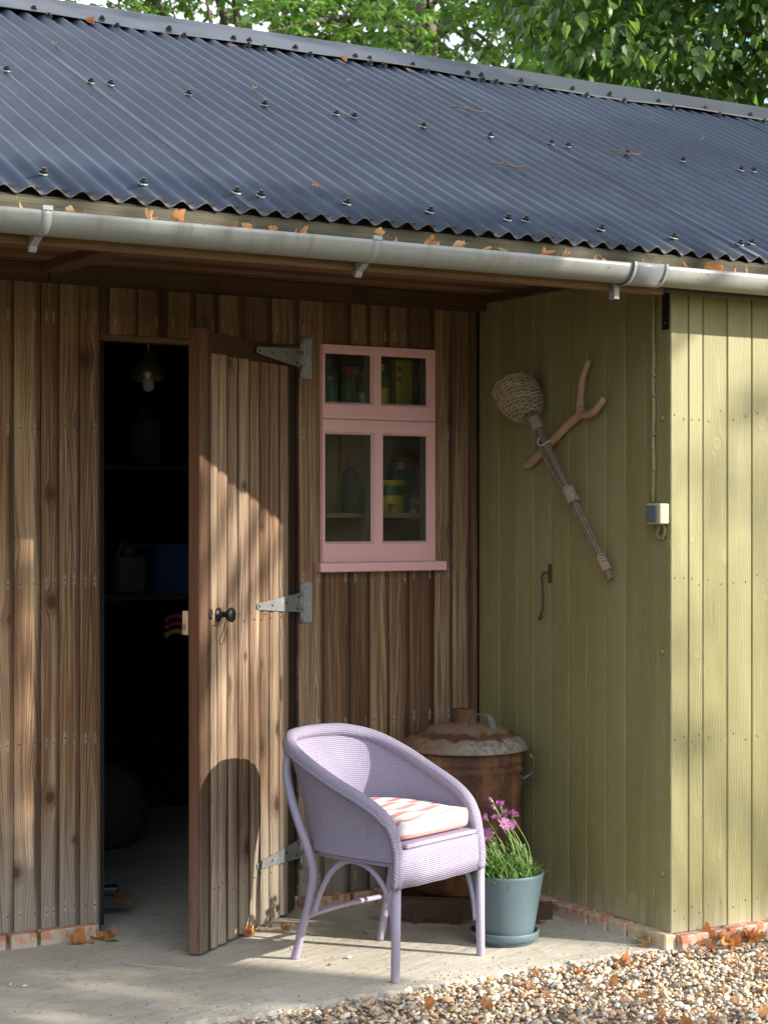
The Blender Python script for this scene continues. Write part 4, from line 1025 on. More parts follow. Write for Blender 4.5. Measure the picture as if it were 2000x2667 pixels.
# light switch, cable, rusty cabin hook, corner plate, bolts
sw = thing('light_switch', (-.02, -1.128, 1.48), 'cream weatherproof light switch with grey rocker near the wall corner', 'switch')
obj('switch_box', bbox(-.043, .0, -1.166, -1.090, 1.445, 1.516, .006, 3), M['cream'], sw)
obj('rocker', bbox(-.049, -.042, -1.150, -1.096, 1.452, 1.510, .002, 2), M['grey'], sw)
cb_ = thing('surface_cable', (-.008, -1.09, 1.9), 'olive painted cable clipped upright above the light switch', 'cable')
b = B(); tube(b, [(-.007, -1.087+.002*math.sin(i*1.7), 1.512+i*.05) for i in range(17)], .0075, 8); obj('cable_run', b, M['green'], cb_, None)
for z in (2.057, 1.958, 1.889, 1.756, 1.633): obj('cable_clip', bbox(-.015, .0, -1.098, -1.079, z-.004, z+.004, .001), M['green'], cb_)
b = B(); tube(b, cat([(-.012, -1.128, 1.447), (-.014, -1.122, 1.425), (-.012, -1.112, 1.41), (-.01, -1.122, 1.398), (-.01, -1.137, 1.396), (-.008, -1.146, 1.408), (-.006, -1.148, 1.428), (-.01, -1.138, 1.446)], 4), .0055, 8); obj('cable_loop', b, M['green'], cb_)
for o in cb_.children:
    o['seed'] = 5.; o['tone'] = .2; o['w'] = .02
lt_ = thing('cabin_hook', (-.01, -.48, 1.2), 'rusty cabin hook hanging low on the olive wall', 'hook')
b = bbox(-.004, .0, -.492, -.470, 1.222, 1.292, .001); tube(b, [(-.004, -.482, 1.262), (-.02, -.478, 1.262), (-.024, -.468, 1.258)], .004, 6); obj('hook_plate', b, M['rustiron'], lt_)
b = B(); tube(b, cat([(-.022, -.470, 1.262), (-.026, -.462, 1.245), (-.022, -.461, 1.2), (-.02, -.458, 1.13), (-.02, -.448, 1.105), (-.03, -.45, 1.09), (-.038, -.468, 1.088), (-.034, -.478, 1.098)], 5), .0044, 8); obj('hook_arm', b, M['rustiron'], lt_)
cp = thing('corner_plate', (-.003, -1.147, 2.18), 'dark steel strap plate at the top of the olive wall corner', 'bracket')
obj('plate', bbox(-.004, .0, -1.166, -1.128, 2.112, 2.30, .001), M['iron'], cp)
b = B()
for z, y in ((2.135, -1.147), (2.19, -1.140), (2.24, -1.15)): bmesh.ops.create_cone(b, cap_ends=True, segments=8, radius1=.006, radius2=.005, depth=.003, matrix=T((-.0052, y, z)) @ Matrix.Rotation(math.pi/2, 4, 'Y'))
obj('screw_heads', b, M['rustiron'], cp)
for z, w_ in ((1.808, 'beside the cable, highest of three'), (1.005, 'below the light switch, middle of three'), (.242, 'near the ground, lowest of three')):
    b = B(); lathe(b, [(.0095, 0), (.010, .002), (.008, .006), (.004, .0085), (0, .009)], 14)
    o = obj('bolt', b, M['green'], None, T((.0005, -1.128, z)) @ Matrix.Rotation(-math.pi/2, 4, 'Y')); o['seed'] = 2.; o['tone'] = 0.; o['w'] = .02
    tag(o, 'olive painted coach bolt on the wall corner '+w_, 'bolt', 'bolts along the olive wall corner')

# ------------------------------------------------------------------ what is inside the shed
def jug(name, loc, w, h, mat, capm, label, catn, rz=0.):
    t = thing(name, loc, label, catn, None, rz); m = WM[t]
    b = bbox(-w/2, w/2, -w*.36, w*.36, 0, h*.78, w*.12, 3)
    obj('body', b, M[mat], t, m, True)
    b = B(); lathe(b, [(w*.17, h*.76), (w*.17, h*.88)], 12); tube(b, cat([Vector((w*.12, 0, h*.74)), Vector((-w*.02, 0, h*.97)), Vector((-w*.28, 0, h*.98)), Vector((-w*.42, 0, h*.74))], 4), w*.075, 8)
    obj('handle', b, M[mat], t, m); b = B(); lathe(b, [(w*.2, h*.86), (w*.2, h*.97), (0, h*.97)], 12); obj('cap', b, M[capm], t, m)
    return t
sh1 = thing('shelf', (-1.1, 1.0, 1.14), 'long dark shelf deep inside the shed', 'shelf'); obj('shelf_board', bbox(-1.55, -.5, .85, 1.15, 1.13, 1.155), M['darkwood'], sh1)
sh3 = thing('shelf', (-1.1, 1.0, 1.68), 'dark upper shelf seen through the shed doorway', 'shelf'); obj('shelf_board', bbox(-1.55, -.6, .85, 1.15, 1.66, 1.68), M['darkwood'], sh3)
jug('jerrycan', (-1.08, .95, 1.155), .12, .2, 'sack', 'sack', 'white plastic jerrycan standing inside the doorway', 'jerrycan')  # white cans coloured dark grey, the interior's dimness put into the colour
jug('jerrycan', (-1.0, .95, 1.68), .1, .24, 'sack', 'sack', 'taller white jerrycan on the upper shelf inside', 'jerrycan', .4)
cr = thing('crate', (-.86, .95, 1.155), 'blue plastic crate on the dark shelf behind the open door', 'crate')
b = B()
for q in ((-.15,.15,-.12,.12,0,.008), (-.15,.15,-.12,-.112,.008,.19), (-.15,.15,.112,.12,.008,.19), (-.15,-.142,-.112,.112,.008,.19), (.142,.15,-.112,.112,.008,.19)): box(b, *q)
obj('crate_body', b, M['blue'], cr, WM[cr])
for q in ((-.16,.16,-.13,-.12,.17,.2), (-.16,.16,.12,.13,.17,.2)): b = B(); box(b, *q); obj('rim', b, M['blue'], cr, WM[cr])
lo = thing('loppers', (-.95, .62, .98), 'red and yellow handled tool hanging behind the open door', 'tool')
for k, (mt, dz) in enumerate((('red', 0), ('red', -.03), ('yellow', -.06))):
    b = B(); tube(b, cat([(-1.05, .66, 1.055+dz), (-1.0, .66, 1.075+dz), (-.9, .62, 1.04+dz), (-.75, .62, 1.02+dz)], 4), .011, 8); obj('handle', b, M['dark'+mt], lo)
lp = thing('pendant_lamp', (-1.15, .6, 2.0), 'spun metal pendant lamp with a bare bulb hanging inside the doorway', 'lamp')
LM = WM[lp]; b = B(); lathe(b, [(.018, .115), (.024, .095), (.04, .085), (.062, .04), (.067, .0), (.065, .0), (.06, .04), (.038, .082), (.0, .084)], 32); obj('lamp_shade', b, M['enamel'], lp, LM)
b = B(); tube(b, [(0, 0, .11), (0, 0, .39)], .003, 6); obj('flex', b, M['white'], lp, LM)
b = B(); lathe(b, [(.012, .03), (.02, .0), (.024, -.02), (.017, -.036), (0, -.042)], 16); obj('bulb', b, M['white'], lp, LM)
br = thing('broom', (-1.44, .26, .05), 'brown bristled hand brush lying on the floor just inside the doorway', 'brush')
b = bbox(-.12, .02, -.03, .03, .03, .065, .01, 2); obj('stock', b, M['iron'], br, WM[br] @ Matrix.Rotation(-.35, 4, 'Z'))
b = B()
for k in range(120):
    x, y = random.uniform(-.03, .02), random.uniform(-.03, .03); tube(b, [(x, y, .045), (x+.05+random.uniform(-.01, .02), y*1.4, random.uniform(.0, .03))], .0013, 4, cap=False)
obj('bristles', b, M['bristle'], br, WM[br] @ Matrix.Rotation(-.35, 4, 'Z'))
sk = thing('sack', (-.9, 1.6, 0), 'slumped grey sack in the dark of the shed', 'sack')
b = B(); bmesh.ops.create_icosphere(b, subdivisions=3, radius=.17)
for v in b.verts:
    v.co.z = v.co.z*1.25+.18; v.co *= 1+.08*math.sin(v.co.x*22+v.co.z*9)*math.cos(v.co.y*19)
    v.co.z = max(0, v.co.z)
obj('sack_body', b, M['sack'], sk, WM[sk], True)
# behind the window: two shelves with garden supplies
ws = thing('shelf', (-.4, .2, 1.87), 'upper shelf of bottles behind the top window panes', 'shelf'); obj('shelf_board', bbox(-.75, .0, .09, .30, 1.862, 1.880), M['ply'], ws)
w2 = thing('shelf', (-.4, .25, 1.48), 'lower shelf behind the bottom window panes', 'shelf'); obj('shelf_board', bbox(-.75, .0, .10, .40, 1.465, 1.485), M['ply'], w2)
obj('back_panel', bbox(-.75, .0, .41, .425, 1.30, 1.86), M['ply'], w2)
def bottle(name, loc, r, h, mat, capm, label, lab=None, trig=False, catn='bottle'):
    t = thing(name, loc, label, catn); m = WM[t]
    b = B(); lathe(b, [(0, 0), (r*.95, 0), (r, .004), (r, h*.62), (r*.8, h*.74), (r*.32, h*.82), (r*.32, h*.88)], 20); obj('body', b, M[mat], t, m)
    b = B(); lathe(b, [(r*.42, h*.86), (r*.42, h), (0, h)], 14)
    if trig: box(b, -r*.45, r*1.7, -r*.35, r*.35, h*.95, h*1.13); box(b, r*.6, r*.95, -r*.2, r*.2, h*.70, h*.96)
    obj('cap', b, M[capm], t, m)
    if lab:
        b = B(); lathe(b, [(r*1.01, h*.12), (r*1.01, h*.5)], 20); obj('paper_label', b, M[lab], t, m)
    return t
bottle('spray_bottle', (-.50, .17, 1.88), .028, .155, 'dgreen', 'red', 'green spray bottle with red trigger behind the top left pane', None, True)
bottle('spray_bottle', (-.41, .19, 1.88), .03, .15, 'red', 'red', 'red spray bottle at the right edge of the top left pane', 'white', True)
bottle('bottle', (-.56, .20, 1.88), .026, .14, 'dgreen', 'yellow', 'dark green bottle with yellow cap behind the top left pane', None)
bottle('bottle', (-.345, .17, 1.88), .03, .19, 'dgreen', 'yellow', 'green bottle with yellow label behind the top right pane', 'yellow')
bottle('bottle', (-.155, .17, 1.88), .027, .185, 'dgreen', 'yellow', 'dark bottle at the right edge of the top right pane', None)
t = thing('feed_box', (-.245, .18, 1.88), 'tall yellow carton behind the top right pane', 'box'); obj('carton', bbox(-.282, -.205, .16, .2, 1.88, 2.09), M['yellow'], t)
for z in (2.055, 2.015): obj('printed_square', bbox(-.277, -.259, .1585, .1598, z-.01, z+.01, .0002), M['red'], t)
t = thing('feed_tub', (-.26, .27, 1.485), 'yellow tub with green band behind the bottom right pane', 'tub'); m = WM[t]
b = B(); lathe(b, [(0, 0), (.068, 0), (.076, .12), (.08, .121), (.08, .13), (.0, .132)], 28); obj('body', b, M['yellow'], t, m); b = B(); lathe(b, [(.0735, .07), (.0765, .108)], 28); obj('band', b, M['dgreen'], t, m)
t = thing('paint_jar', (-.195, .15, 1.485), 'small kraft labelled jar with dark lid on the lower shelf', 'jar'); m = WM[t]
b = B(); lathe(b, [(0, 0), (.027, 0), (.027, .068), (.0, .07)], 20); obj('glass_body', b, M['cork'], t, m); b = B(); lathe(b, [(.0285, .06), (.0285, .08), (0, .081)], 20); obj('jar_lid', b, M['grey'], t, m); b = B(); lathe(b, [(.0275, .0), (.0275, .012)], 20); obj('foot', b, M['white'], t, m)
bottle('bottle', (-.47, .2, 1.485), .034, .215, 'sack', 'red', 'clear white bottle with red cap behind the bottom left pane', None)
t = thing('seed_box', (-.17, .31, 1.485), 'green box with red flash numbered 20 behind the bottom right pane', 'box'); obj('carton', bbox(-.205, -.11, .29, .33, 1.485, 1.69), M['dgreen'], t); obj('red_flash', bbox(-.206, -.108, .2875, .2899, 1.66, 1.692, .0003), M['red'], t)
fc = bpy.data.curves.new('t', 'FONT'); fc.body = '20'; fc.size = .034; fc.extrude = .0004; fo = bpy.data.objects.new('t', fc); COL.objects.link(fo)
bpy.context.view_layer.update(); me = bpy.data.meshes.new_from_object(fo.evaluated_get(bpy.context.evaluated_depsgraph_get())); bpy.data.objects.remove(fo)
obj('number', me, M['white'], t, T((-.203, .2868, 1.664)) @ Matrix.Rotation(math.pi/2, 4, 'X'))
for x, w in ((-.32, 'left'), (-.2, 'right')):
    t = thing('seed_pot', (x, .13, 1.485), 'little terracotta seed pot on the lower window shelf, '+('under the yellow tub' if w == 'left' else 'below the kraft jar'), 'pot'); b = B(); lathe(b, [(0,0),(.014,0),(.02,.03),(.021,.03),(.021,.036),(.017,.036),(.0,.02)], 16); obj('clay', b, M['terra'], t, WM[t] @ T((0, -.01, 0)))

# ------------------------------------------------------------------ fallen leaves, twigs, pebbles
def dead_leaf_mesh(i, mat, kind):
    r = random.Random(100+i); b = B(); n = 16; L = 1.
    curl = r.uniform(1., 2.4); tw = r.uniform(-1.2, 1.2); bend = r.uniform(-.6, 1.1)
    def P(a, k):
        if kind == 'lobed': rad = .40+.17*abs(math.cos(a*2.5))**1.2 + .07*r.random()
        else: rad = .52-.30*abs(math.sin(a))
        x, y = math.cos(a)*rad*k, math.sin(a)*rad*k*(.9 if kind == 'lobed' else .62)
        z = curl*y*y*1.9 + bend*x*x*.7 + .05*r.uniform(-1, 1)*k
        q = tw*x; y, z = y*math.cos(q)-z*math.sin(q), y*math.sin(q)+z*math.cos(q)
        return Vector((x, y*(1-.25*curl*abs(y)), z))
    c = b.verts.new((0, 0, 0)); m_ = [b.verts.new(P(2*math.pi*k/n, .55)) for k in range(n)]; o_ = [b.verts.new(P(2*math.pi*k/n, 1)) for k in range(n)]
    for k in range(n):
        k2 = (k+1) % n; b.faces.new((c, m_[k], m_[k2])).smooth = True; b.faces.new((m_[k], o_[k], o_[k2], m_[k2])).smooth = True
    tube(b, [(-.45, 0, 0), (-.7, .06, .05), (-.95, .1, .16)], .014, 4)
    zmin = min(v.co.z for v in b.verts)
    for v in b.verts: v.co.z -= zmin
    me = bpy.data.meshes.new('fallen_leaf'); b.to_mesh(me); b.free(); me.materials.append(M[mat]); return me
DL = [dead_leaf_mesh(i, 'dry', 'lobed' if i % 3 == 0 else 'oval') for i in range(10)]
GLm = dead_leaf_mesh(40, 'herb', 'oval'); GLm.attributes.new('tone', 'FLOAT', 'POINT').data.foreach_set('value', [.4]*len(GLm.vertices))
def leaf(p, s, label, group=None, tilt=.5, me=None, name='fallen_leaf'):
    o = obj(name, me or random.choice(DL), None, None, T(p) @ Euler((random.gauss(0, tilt), random.gauss(0, tilt), random.uniform(0, 6.28))).to_matrix().to_4x4() @ Matrix.Scale(s, 4))
    return tag(o, label, 'leaf', group)
for i in range(46):
    x = .06+abs(random.gauss(0, .22)) if i > 8 else random.uniform(.33, .47); y = -1.2-abs(random.gauss(0, .07)) - max(0, x-.3)*.1
    leaf((x, y, random.uniform(-.005, .03)), random.uniform(.025, .05), 'curled orange leaf in the drift along the sunlit bricks, '+('close to the wall corner' if x < .25 else 'towards the right edge'), 'leaves drifted against the brick plinth', .7)
k = 0
while k < 120:
    x, y = random.uniform(-1.3, .6), random.uniform(-2., -1.25)
    if y > -1.26 - .0*x: continue
    if not in_view(x, y)[0]: continue
    sz = random.uniform(.012, .036); zone = 'before the lilac chair' if x < -.65 else ('in front of the blue pot' if x < -.1 else 'below the olive wall corner')
    leaf((x, y, random.uniform(-.004, .012)), sz, ('curled orange brown leaf' if sz > .024 else 'tiny brown leaf scrap')+' among the gravel stones '+zone, 'leaves scattered over the gravel', .4); k += 1
for p, s, lb in (((.03, -1.63, .002), .06, 'green leaf lying on the gravel in front of the olive wall'), ((-.62, -1.68, .0), .045, 'yellowing leaf on the gravel near the bottom edge'), ((-.98, -1.42, .002), .03, 'small green leaf at the gravel edge before the chair')):
    leaf(p, s, lb, None, .25, GLm)
for i, (x, y) in enumerate(((-1.70, -.07), (-1.67, -.11), (-1.63, -.05), (-1.595, -.06), (-1.57, -.03), (-1.655, -.03), (-1.72, -.10))):
    leaf((x, y, .002), random.uniform(.032, .052), 'crumpled brown leaf in the little heap by the door jamb', 'leaves heaped by the door jamb', .5)
leaf((-1.60, -.115, .001), .06, 'green leaf at the edge of the brown heap by the door jamb', None, .2, GLm)
for i in range(8):
    s = random.uniform(.22, .47); p = Vector((HX-.802*s, -.5975*s, 0)) + Vector((.5975, -.802, 0))*random.uniform(.0, .03)
    leaf((p.x, p.y, .001), random.uniform(.018, .04), 'crisp brown leaf caught under the open door', 'leaves under the open door', .3)
for (x, y, z), lb in (((-.03, -.985, .0), 'curled leaf leaning on the olive wall plinth'), ((-.035, -1.085, .01), 'orange leaf at the olive wall corner, nearest the gravel'), ((-.06, -1.13, .0), 'pale leaf flat on the slab tip by the corner'), ((-.63, -.42, .0), 'orange leaf standing beside the bin stand leg'), ((-.16, -.64, .0), 'orange leaf against the angle iron by the pot'), ((-.80, -.47, .0), 'brown leaf on the slab behind the chair legs'), ((-1.02, -.28, .0), 'pale leaf on the slab beside the lowest door hinge')):
    leaf((x, y, z+.002), random.uniform(.035, .055), lb, None, .6)
leaf((-.075, -.46, .585), .035, 'orange leaf lodged under the rim of the bin lid', None, .8)
for i in range(56):
    x = random.uniform(-2.45, .42); d = random.random()
    zone = 'left of the first bracket' if x < -2.335 else ('between the two left brackets' if x < -1.318 else ('between the bracket and the union' if x < -.30 else 'right of the union'))
    leaf((x, random.uniform(-1.40, -1.315), GZ+random.uniform(-.006, .022)), random.uniform(.022, .04), 'dry leaf poking out of the grey gutter '+zone, 'leaves caught in the gutter', 1.0)
def roofp(n, s, z=AMP+.006): return RM @ Vector((n*PW, s, z))
for (n, s), lb in zip(((23.8, 1.40), (23.5, 2.42), (15.3, 2.47), (31.0, 2.46), (35.4, 2.46), (12.4, 1.79)), ('pale leaf caught between two screws halfway up the roof', 'upright tan leaf just under the ridge cap, left of centre', 'tangle of tan leaf under the ridge cap near the left edge', 'flat tan leaf tucked under the ridge cap', 'pale upright leaf at the ridge cap above the window', 'small brown leaf lying high on the left of the roof')):
    o = leaf(roofp(n, s), .06, lb, None, .3)
    o.matrix_basis = T(roofp(n, s)) @ Matrix.Rotation(PHI, 4, 'X') @ Euler((.3, .2, random.uniform(0, 6))).to_matrix().to_4x4() @ Matrix.Scale(random.uniform(.028, .045), 4)
for i in range(16):
    n, s = random.uniform(5, 56), random.uniform(.2, 2.4)
    o = leaf(roofp(n, s), .02, 'tiny dry leaf scrap lying on the corrugated roof', 'leaf scraps on the roof', .2)
for (n, s), lb in zip(((33., 1.77), (39.8, 1.33), (28., .85)), ('forked twig lying high on the roof', 'short twig resting against a roof screw', 'pale curved twig low on the roof')):
    b = B(); tube(b, [(0,0,.004), (.05,.01,.006), (.10,-.01,.004), (.15,.005,.008)], .0028, 5); tube(b, [(.05,.01,.006), (.08,.04,.006)], .0018, 5); tube(b, [(.1,-.01,.004), (.13,-.045,.006)], .0018, 5)
    t = obj('twig', b, M['twig'], None, T(roofp(n, s)) @ Matrix.Rotation(PHI, 4, 'X') @ Matrix.Rotation(random.uniform(-.5, .3), 4, 'Z')); tag(t, lb, 'twig')
for (x, y), lb in zip(((-2.11, -.506), (-2.076, -.543), (-1.12, -.795), (-1.022, -.744)), ('pale pebble on the concrete near the left edge, larger of two', 'small brown pebble beside the pale one on the concrete', 'grey pebble on the concrete left of the chair legs', 'tan pebble on the concrete between the chair legs')):
    o = obj('pebble', random.choice(SM), None, None, T((x, y, .005)) @ Matrix.Scale(.0105, 4)); tag(o, lb, 'pebble')
# fine grit on the slab
vs, fs, tn = [], [], []; n0 = 0
for i in range(240):
    x = rng.uniform(-2.3, -.02); y = -1.16+abs(rng.normal(0, .05)) if i < 190 else rng.uniform(-1.15, -.05)
    pv, pf = SMd[rng.integers(26)]; s = rng.uniform(.0012, .0028 if i > 190 else .0055); vs.append(pv*s+(x, y, s*.4)); fs.append(pf+n0); n0 += len(pv); tn += [rng.uniform()]*len(pv)
stuff(big_mesh('grit', vs, fs, tn, M['stone'], bpy.data.objects['concrete_slab']))

# ------------------------------------------------------------------ trees
def loc_cam(lat, d, z): return np.array([CAM.x + d*math.sin(YAW) + lat*math.cos(YAW), CAM.y + d*math.cos(YAW) - lat*math.sin(YAW), z])
HEART = (np.array([(0,0,0),(.33,.02,.05),(.44,.34,.09),(.24,.7,.04),(0,1.05,-.12),(-.24,.7,.04),(-.44,.34,.09),(-.33,.02,.05),(0,.45,-.02)]), np.array([(0,1,8),(1,2,8),(2,3,8),(3,4,8),(4,5,8),(5,6,8),(6,7,8),(7,0,8)]))
LANCE = (np.array([(0,0,0),(.15,.35,.04),(.13,.68,.02),(0,1,-.16),(-.13,.68,.02),(-.15,.35,.04),(0,.5,-.03)]), LF8)
OVAL = (np.array([(0,0,0),(.3,.35,.06),(.2,.8,.0),(0,1,-.1),(-.2,.8,0),(-.3,.35,.06)]), np.array([(0,1,5),(1,2,4),(1,4,5),(2,3,4)]))
def rot_basis(yd, zd):
    """rows: leaf x, y, z axes in world for arrays of tip directions and up hints"""
    yd = yd/np.linalg.norm(yd, axis=1, keepdims=True); xd = np.cross(yd, zd); xd /= np.linalg.norm(xd, axis=1, keepdims=True)+1e-9; zd = np.cross(xd, yd); return xd, yd, zd
def leaves_at(P, Y, Z, Sz, shape):
    tv, tf = shape; x, y, z = rot_basis(Y, Z); n = len(P); k = len(tv)
    v = P[:, None, :] + Sz[:, None, None]*(tv[None, :, 0, None]*x[:, None, :] + tv[None, :, 1, None]*y[:, None, :] + tv[None, :, 2, None]*z[:, None, :])
    f = tf[None] + (np.arange(n)*k)[:, None, None]; return v.reshape(-1, 3), f.reshape(-1, 3), k
def blob(cs, rad, per, thick=.45):
    """points spread through clump volumes, mostly near their surface; returns positions, outward dirs"""
    c = np.repeat(cs, per, 0); d = rng.normal(size=c.shape); d /= np.linalg.norm(d, axis=1, keepdims=True)
    r = np.repeat(rad, per)*(1-thick*rng.random(len(c))**1.6); return c + d*r[:, None]*(1, 1, .8), d
def limbs(name, segs, parent, mat='bark'):
    b = B()
    for pts, r in segs: tube(b, cat(pts, 4), [r[0]+(r[1]-r[0])*i/(4*(len(pts)-1)) for i in range(4*(len(pts)-1)+1)], 9)
    return obj(name, b, M[mat], parent)
def tree(label, base, top, cs, rad, per, size, shape, mat, droop=.5, rosette=1, cat_='tree', name='tree', jit=.25, extra=()):
    cs = np.asarray(cs, float); rad = np.broadcast_to(rad, len(cs)).astype(float)
    t = thing(name, base, label, cat_)
    base = Vector(base); top = Vector(top)
    limbs('trunk', [([base, base.lerp(top, .5)+Vector((.1, .05, 0)), top], (.24, .11))], t)
    sg = []
    for i in range(0, len(cs), max(1, len(cs)//26)):
        c = Vector(cs[i]); s = base.lerp(top, random.uniform(.55, 1)); sg.append(([s, s.lerp(c, .5)+Vector((0, 0, .15)), c], (.035, .008)))
    limbs('branches', sg + list(extra), t)
    P, d = blob(cs, rad, per)
    if rosette > 1:
        P = np.repeat(P, rosette, 0); d = np.repeat(d, rosette, 0); a = rng.uniform(0, 6.28, len(P))
        h = np.stack([np.cos(a), np.sin(a), rng.uniform(-.35, .35, len(P))], 1); Y = h + d*.35 + (0, 0, -droop*.6); Z = d*.6 + (0, 0, 1.) + rng.normal(0, .2, P.shape)
    else:
        Y = d*.5 + rng.normal(0, .55, P.shape) + (0, 0, -droop); Z = d + (0, 0, .8) + rng.normal(0, .35, P.shape)
    Sz = size*rng.uniform(.65, 1.2, len(P)); tone = np.clip(rng.normal(.5, jit, len(P)), 0, 1)
    return t, P, Y, Z, Sz, tone
def leaf_mass(t, P, Y, Z, Sz, tone, shape, mat, name='leaves'):
    v, f, k = leaves_at(P, Y, Z, Sz, shape); return stuff(big_mesh(name, [v], [f], np.repeat(tone, k), M[mat], t))
# dense glossy tree beyond the roof, sky showing through its left side
def scatter(n, lat, d, z, ok=lambda *a: True):
    o = []
    while len(o) < n:
        q = (rng.uniform(*lat), rng.uniform(*d), rng.uniform(*z))
        if ok(*q): o.append(loc_cam(*q))
    return np.array(o)
cs = scatter(90, (-2.9, -.2), (16.5, 19), (4.0, 8.2), lambda l, d, z: l > -2.3 or z > 6.1)
t, *a = tree('dark green tree beyond the roof with sky glinting through it', loc_cam(-1.2, 18, 0), loc_cam(-1.3, 18, 5.6), cs, rng.uniform(.34, .6, 90), 38, .10, LANCE, 'chest', .6, 6, name='tree')
leaf_mass(t, *a, LANCE, 'chest')
cs = scatter(190, (-1.0, 3.2), (15, 18.5), (3.7, 7.2), lambda l, d, z: not (.35 < l < .85 and d < 16 and z > 4.6 and rng.uniform() < .8))
t, *a = tree('bright sunlit tree with glossy clustered leaves beyond the roof', loc_cam(.45, 19, 0), loc_cam(.4, 18.9, 7.), cs, rng.uniform(.3, .52, 190), 34, .098, LANCE, 'chest', .6, 7, name='tree')
leaf_mass(t, *a, LANCE, 'chest')
cs = scatter(70, (-1.9, 4.2), (20, 23), (4.2, 9.))
t, *a = tree('dark broad tree standing furthest back beyond the roof', loc_cam(.9, 22, 0), loc_cam(.9, 22, 6.5), cs, .8, 60, .19, OVAL, 'shade', .5, 1, name='tree')
leaf_mass(t, *a, OVAL, 'shade')
# lime tree whose boughs hang over the right end of the roof
cs = np.concatenate([scatter(80, (.75, 2.9), (10.7, 12.8), (3.85, 5.4), lambda l, d, z: z > 4.45 - .35*l or rng.uniform() < .1), scatter(46, (2.7, 5.4), (10.5, 13), (4.3, 6.6)), scatter(22, (.6, 3.), (9.6, 12.2), (5.1, 6.4))])
B0, B1 = Vector(loc_cam(4.2, 12, 4.75)), Vector(loc_cam(.95, 11.4, 4.75))
bough = [([B0, Vector(loc_cam(3., 11.6, 4.62)), Vector(loc_cam(2.2, 11.2, 4.60)), Vector(loc_cam(1.5, 11.3, 4.66)), B1], (.05, .012)), ([Vector(loc_cam(2.3, 11.2, 4.60)), Vector(loc_cam(1.9, 11.1, 4.42)), Vector(loc_cam(1.5, 11.1, 4.25))], (.014, .005))]
t, P, Y, Z, Sz, tone = tree('shady lime tree with large leaves hanging over the right end of the roof', loc_cam(4.6, 12.4, 0), loc_cam(4.2, 12., 5.4), cs, rng.uniform(.28, .5, len(cs)), 115, .076, HEART, 'lime', 1.1, 1, name='lime_tree', jit=.3, extra=bough)
rel = P - np.array(CAM); dd_ = rel[:, 0]*math.sin(YAW)+rel[:, 1]*math.cos(YAW); lt2 = rel[:, 0]*math.cos(YAW)-rel[:, 1]*math.sin(YAW)
seen = (np.abs(lt2/dd_) < .208) & (rel[:, 2]/dd_ < .279) & (rel[:, 2]/dd_ > .19)
idx = np.where(seen)[0]; idx = idx[np.argsort(dd_[idx]-8*Sz[idx])][:300]; rest_ = np.setdiff1d(np.arange(len(P)), idx)
leaf_mass(t, P[rest_], Y[rest_], Z[rest_], Sz[rest_], tone[rest_], HEART, 'lime')
LMs = []
for k in range(8):
    me = bpy.data.meshes.new('leaf'); me.from_pydata(HEART[0].tolist(), [], HEART[1].tolist()); me.materials.append(M['lime'])
    me.attributes.new('tone', 'FLOAT', 'POINT').data.foreach_set('value', [k/7]*9); LMs.append(me)
x_, y_, z_ = rot_basis(Y[idx], Z[idx])
for j, i in enumerate(idx):
    m = Matrix((( *[x_[j][0]*Sz[i], y_[j][0]*Sz[i], z_[j][0]*Sz[i]], P[i][0]), (x_[j][1]*Sz[i], y_[j][1]*Sz[i], z_[j][1]*Sz[i], P[i][1]), (x_[j][2]*Sz[i], y_[j][2]*Sz[i], z_[j][2]*Sz[i], P[i][2]), (0, 0, 0, 1)))
    obj('leaf', LMs[int(tone[i]*7.99)], None, t, m)
# unseen tree across the yard, crown shaped in sun space to dapple roof and doorway
s_ = np.array(SUN); e1 = np.array([.762, .648, 0.]); e2 = np.cross(s_, e1); e2 *= np.sign(e2[2])
def sun_at(u, v, tt): return u*e1 + v*e2 + tt*s_
cs, rd = [], []
while len(cs) < 176:
    u, v = rng.uniform(-3.8, 1.9), rng.uniform(1.75, 5.2)
    if v < 1.9 + .30*max(0, u+.4) + rng.uniform(0, .1) or (u > 1.25 and v < 3.6): continue
    cs.append(sun_at(u, v, rng.uniform(8.5, 11.5))); rd.append(rng.uniform(.2, .4))
while len(cs) < 350:
    u, v = rng.uniform(-4.0, -1.56), rng.uniform(-.9, 2.1)
    if v < -.1 and rng.uniform() < .6: continue
    if u > -1.9 and rng.uniform() < .3: u = rng.uniform(-1.75, -1.6)
    if u > -1.72: cs.append(sun_at(u, max(v, .1), rng.uniform(8.5, 11.5))); rd.append(rng.uniform(.12, .2)); continue
    cs.append(sun_at(u, v, rng.uniform(8.5, 11.5))); rd.append(rng.uniform(.16, .34))
for k in range(34): cs.append(sun_at(rng.uniform(-1.64, -1.5), .4+1.45*k/33, rng.uniform(8.5, 9.5))); rd.append(rng.uniform(.08, .11))  # row of small clumps added to keep sun off the left wall
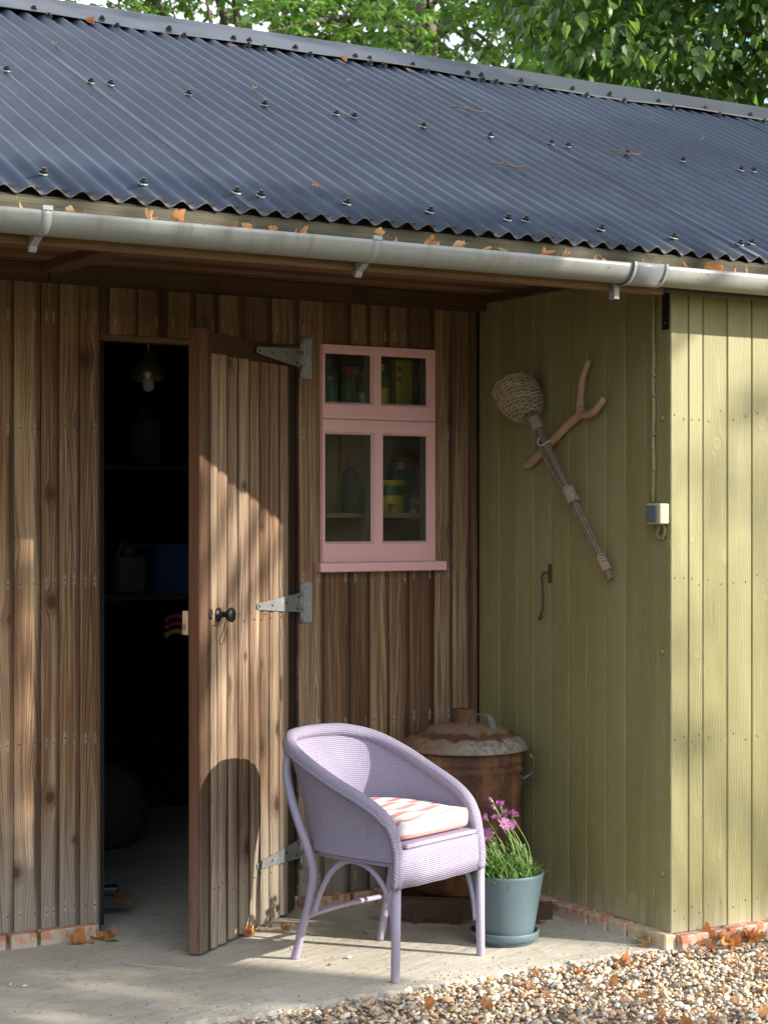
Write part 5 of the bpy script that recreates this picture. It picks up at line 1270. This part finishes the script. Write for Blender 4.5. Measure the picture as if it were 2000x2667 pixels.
t, *a = tree('unseen spreading tree across the yard, crown shaped to shade the shed roof', (5.3, -10.3, 0), (4.5, -9.4, 7.0), cs, rd, 70, .10, OVAL, 'shade', .5, 1, name='tree')
leaf_mass(t, *a, OVAL, 'shade')
cs, rd = [], []  # added unseen tree: sparse clumps set on sun rays for soft dapples
for u, v, n_ in ((-1.25, 1.45, 3), (-1.05, 1.1, 3), (-.85, 1.5, 2), (-1.35, 1.0, 2), (-.62, 1.2, 3), (-.55, .75, 3), (-.6, .2, 2), (-.7, -.1, 1), (-.45, 1.0, 2), (-.5, -.2, 2), (-1.1, .7, 1)):
    for _ in range(n_): cs.append(sun_at(u+rng.normal(0, .12), v+rng.normal(0, .16), rng.uniform(16, 19))); rd.append(rng.uniform(.07, .15))
for _ in range(40): cs.append(sun_at(rng.uniform(-.5, 3.5), rng.uniform(-4, -1.2), rng.uniform(16, 19))); rd.append(rng.uniform(.3, .55))
t, *a = tree('added open crowned tree further off, placed to cast soft dapples', (10.6, -12.6, 0), (10.4, -12.2, 5.6), cs, rd, 9, .10, OVAL, 'shade', .5, 1, name='tree')
leaf_mass(t, *a, OVAL, 'shade')
# trees on the far side of the yard
for (x, y, h, r), lb in zip(((-13, -2, 7.5, 3.6), (-14.5, -9.5, 7.5, 3.6), (-12.5, 5, 8, 3.4), (-9, -17, 5.2, 3.3), (-1.5, -20, 5.4, 3.4), (7.5, -19, 5.5, 3.2), (15, -11, 6, 3.4), (14, -2, 5, 3)), ('tall bushy tree beyond the left end of the shed', 'tall bushy tree left of the yard', 'tall bushy tree behind the left end of the shed', 'bushy tree behind the yard, far left', 'bushy tree straight across the yard', 'bushy tree across the yard, beyond the spreading tree', 'tall bushy tree at the right side of the yard', 'bushy tree beyond the olive end of the shed')):
    q = rng.normal(size=(60, 3)); q /= np.linalg.norm(q, axis=1, keepdims=True); q *= (rng.random((60, 1))**.4)*(r, r, h*.46)
    cs = q + (x, y, h*.56)
    t, *a = tree(lb, (x, y, -.03), (x, y, h*.75), cs, .75, 40, .34, OVAL, 'shade', .4, 1, name='tree')
    leaf_mass(t, *a, OVAL, 'shade')
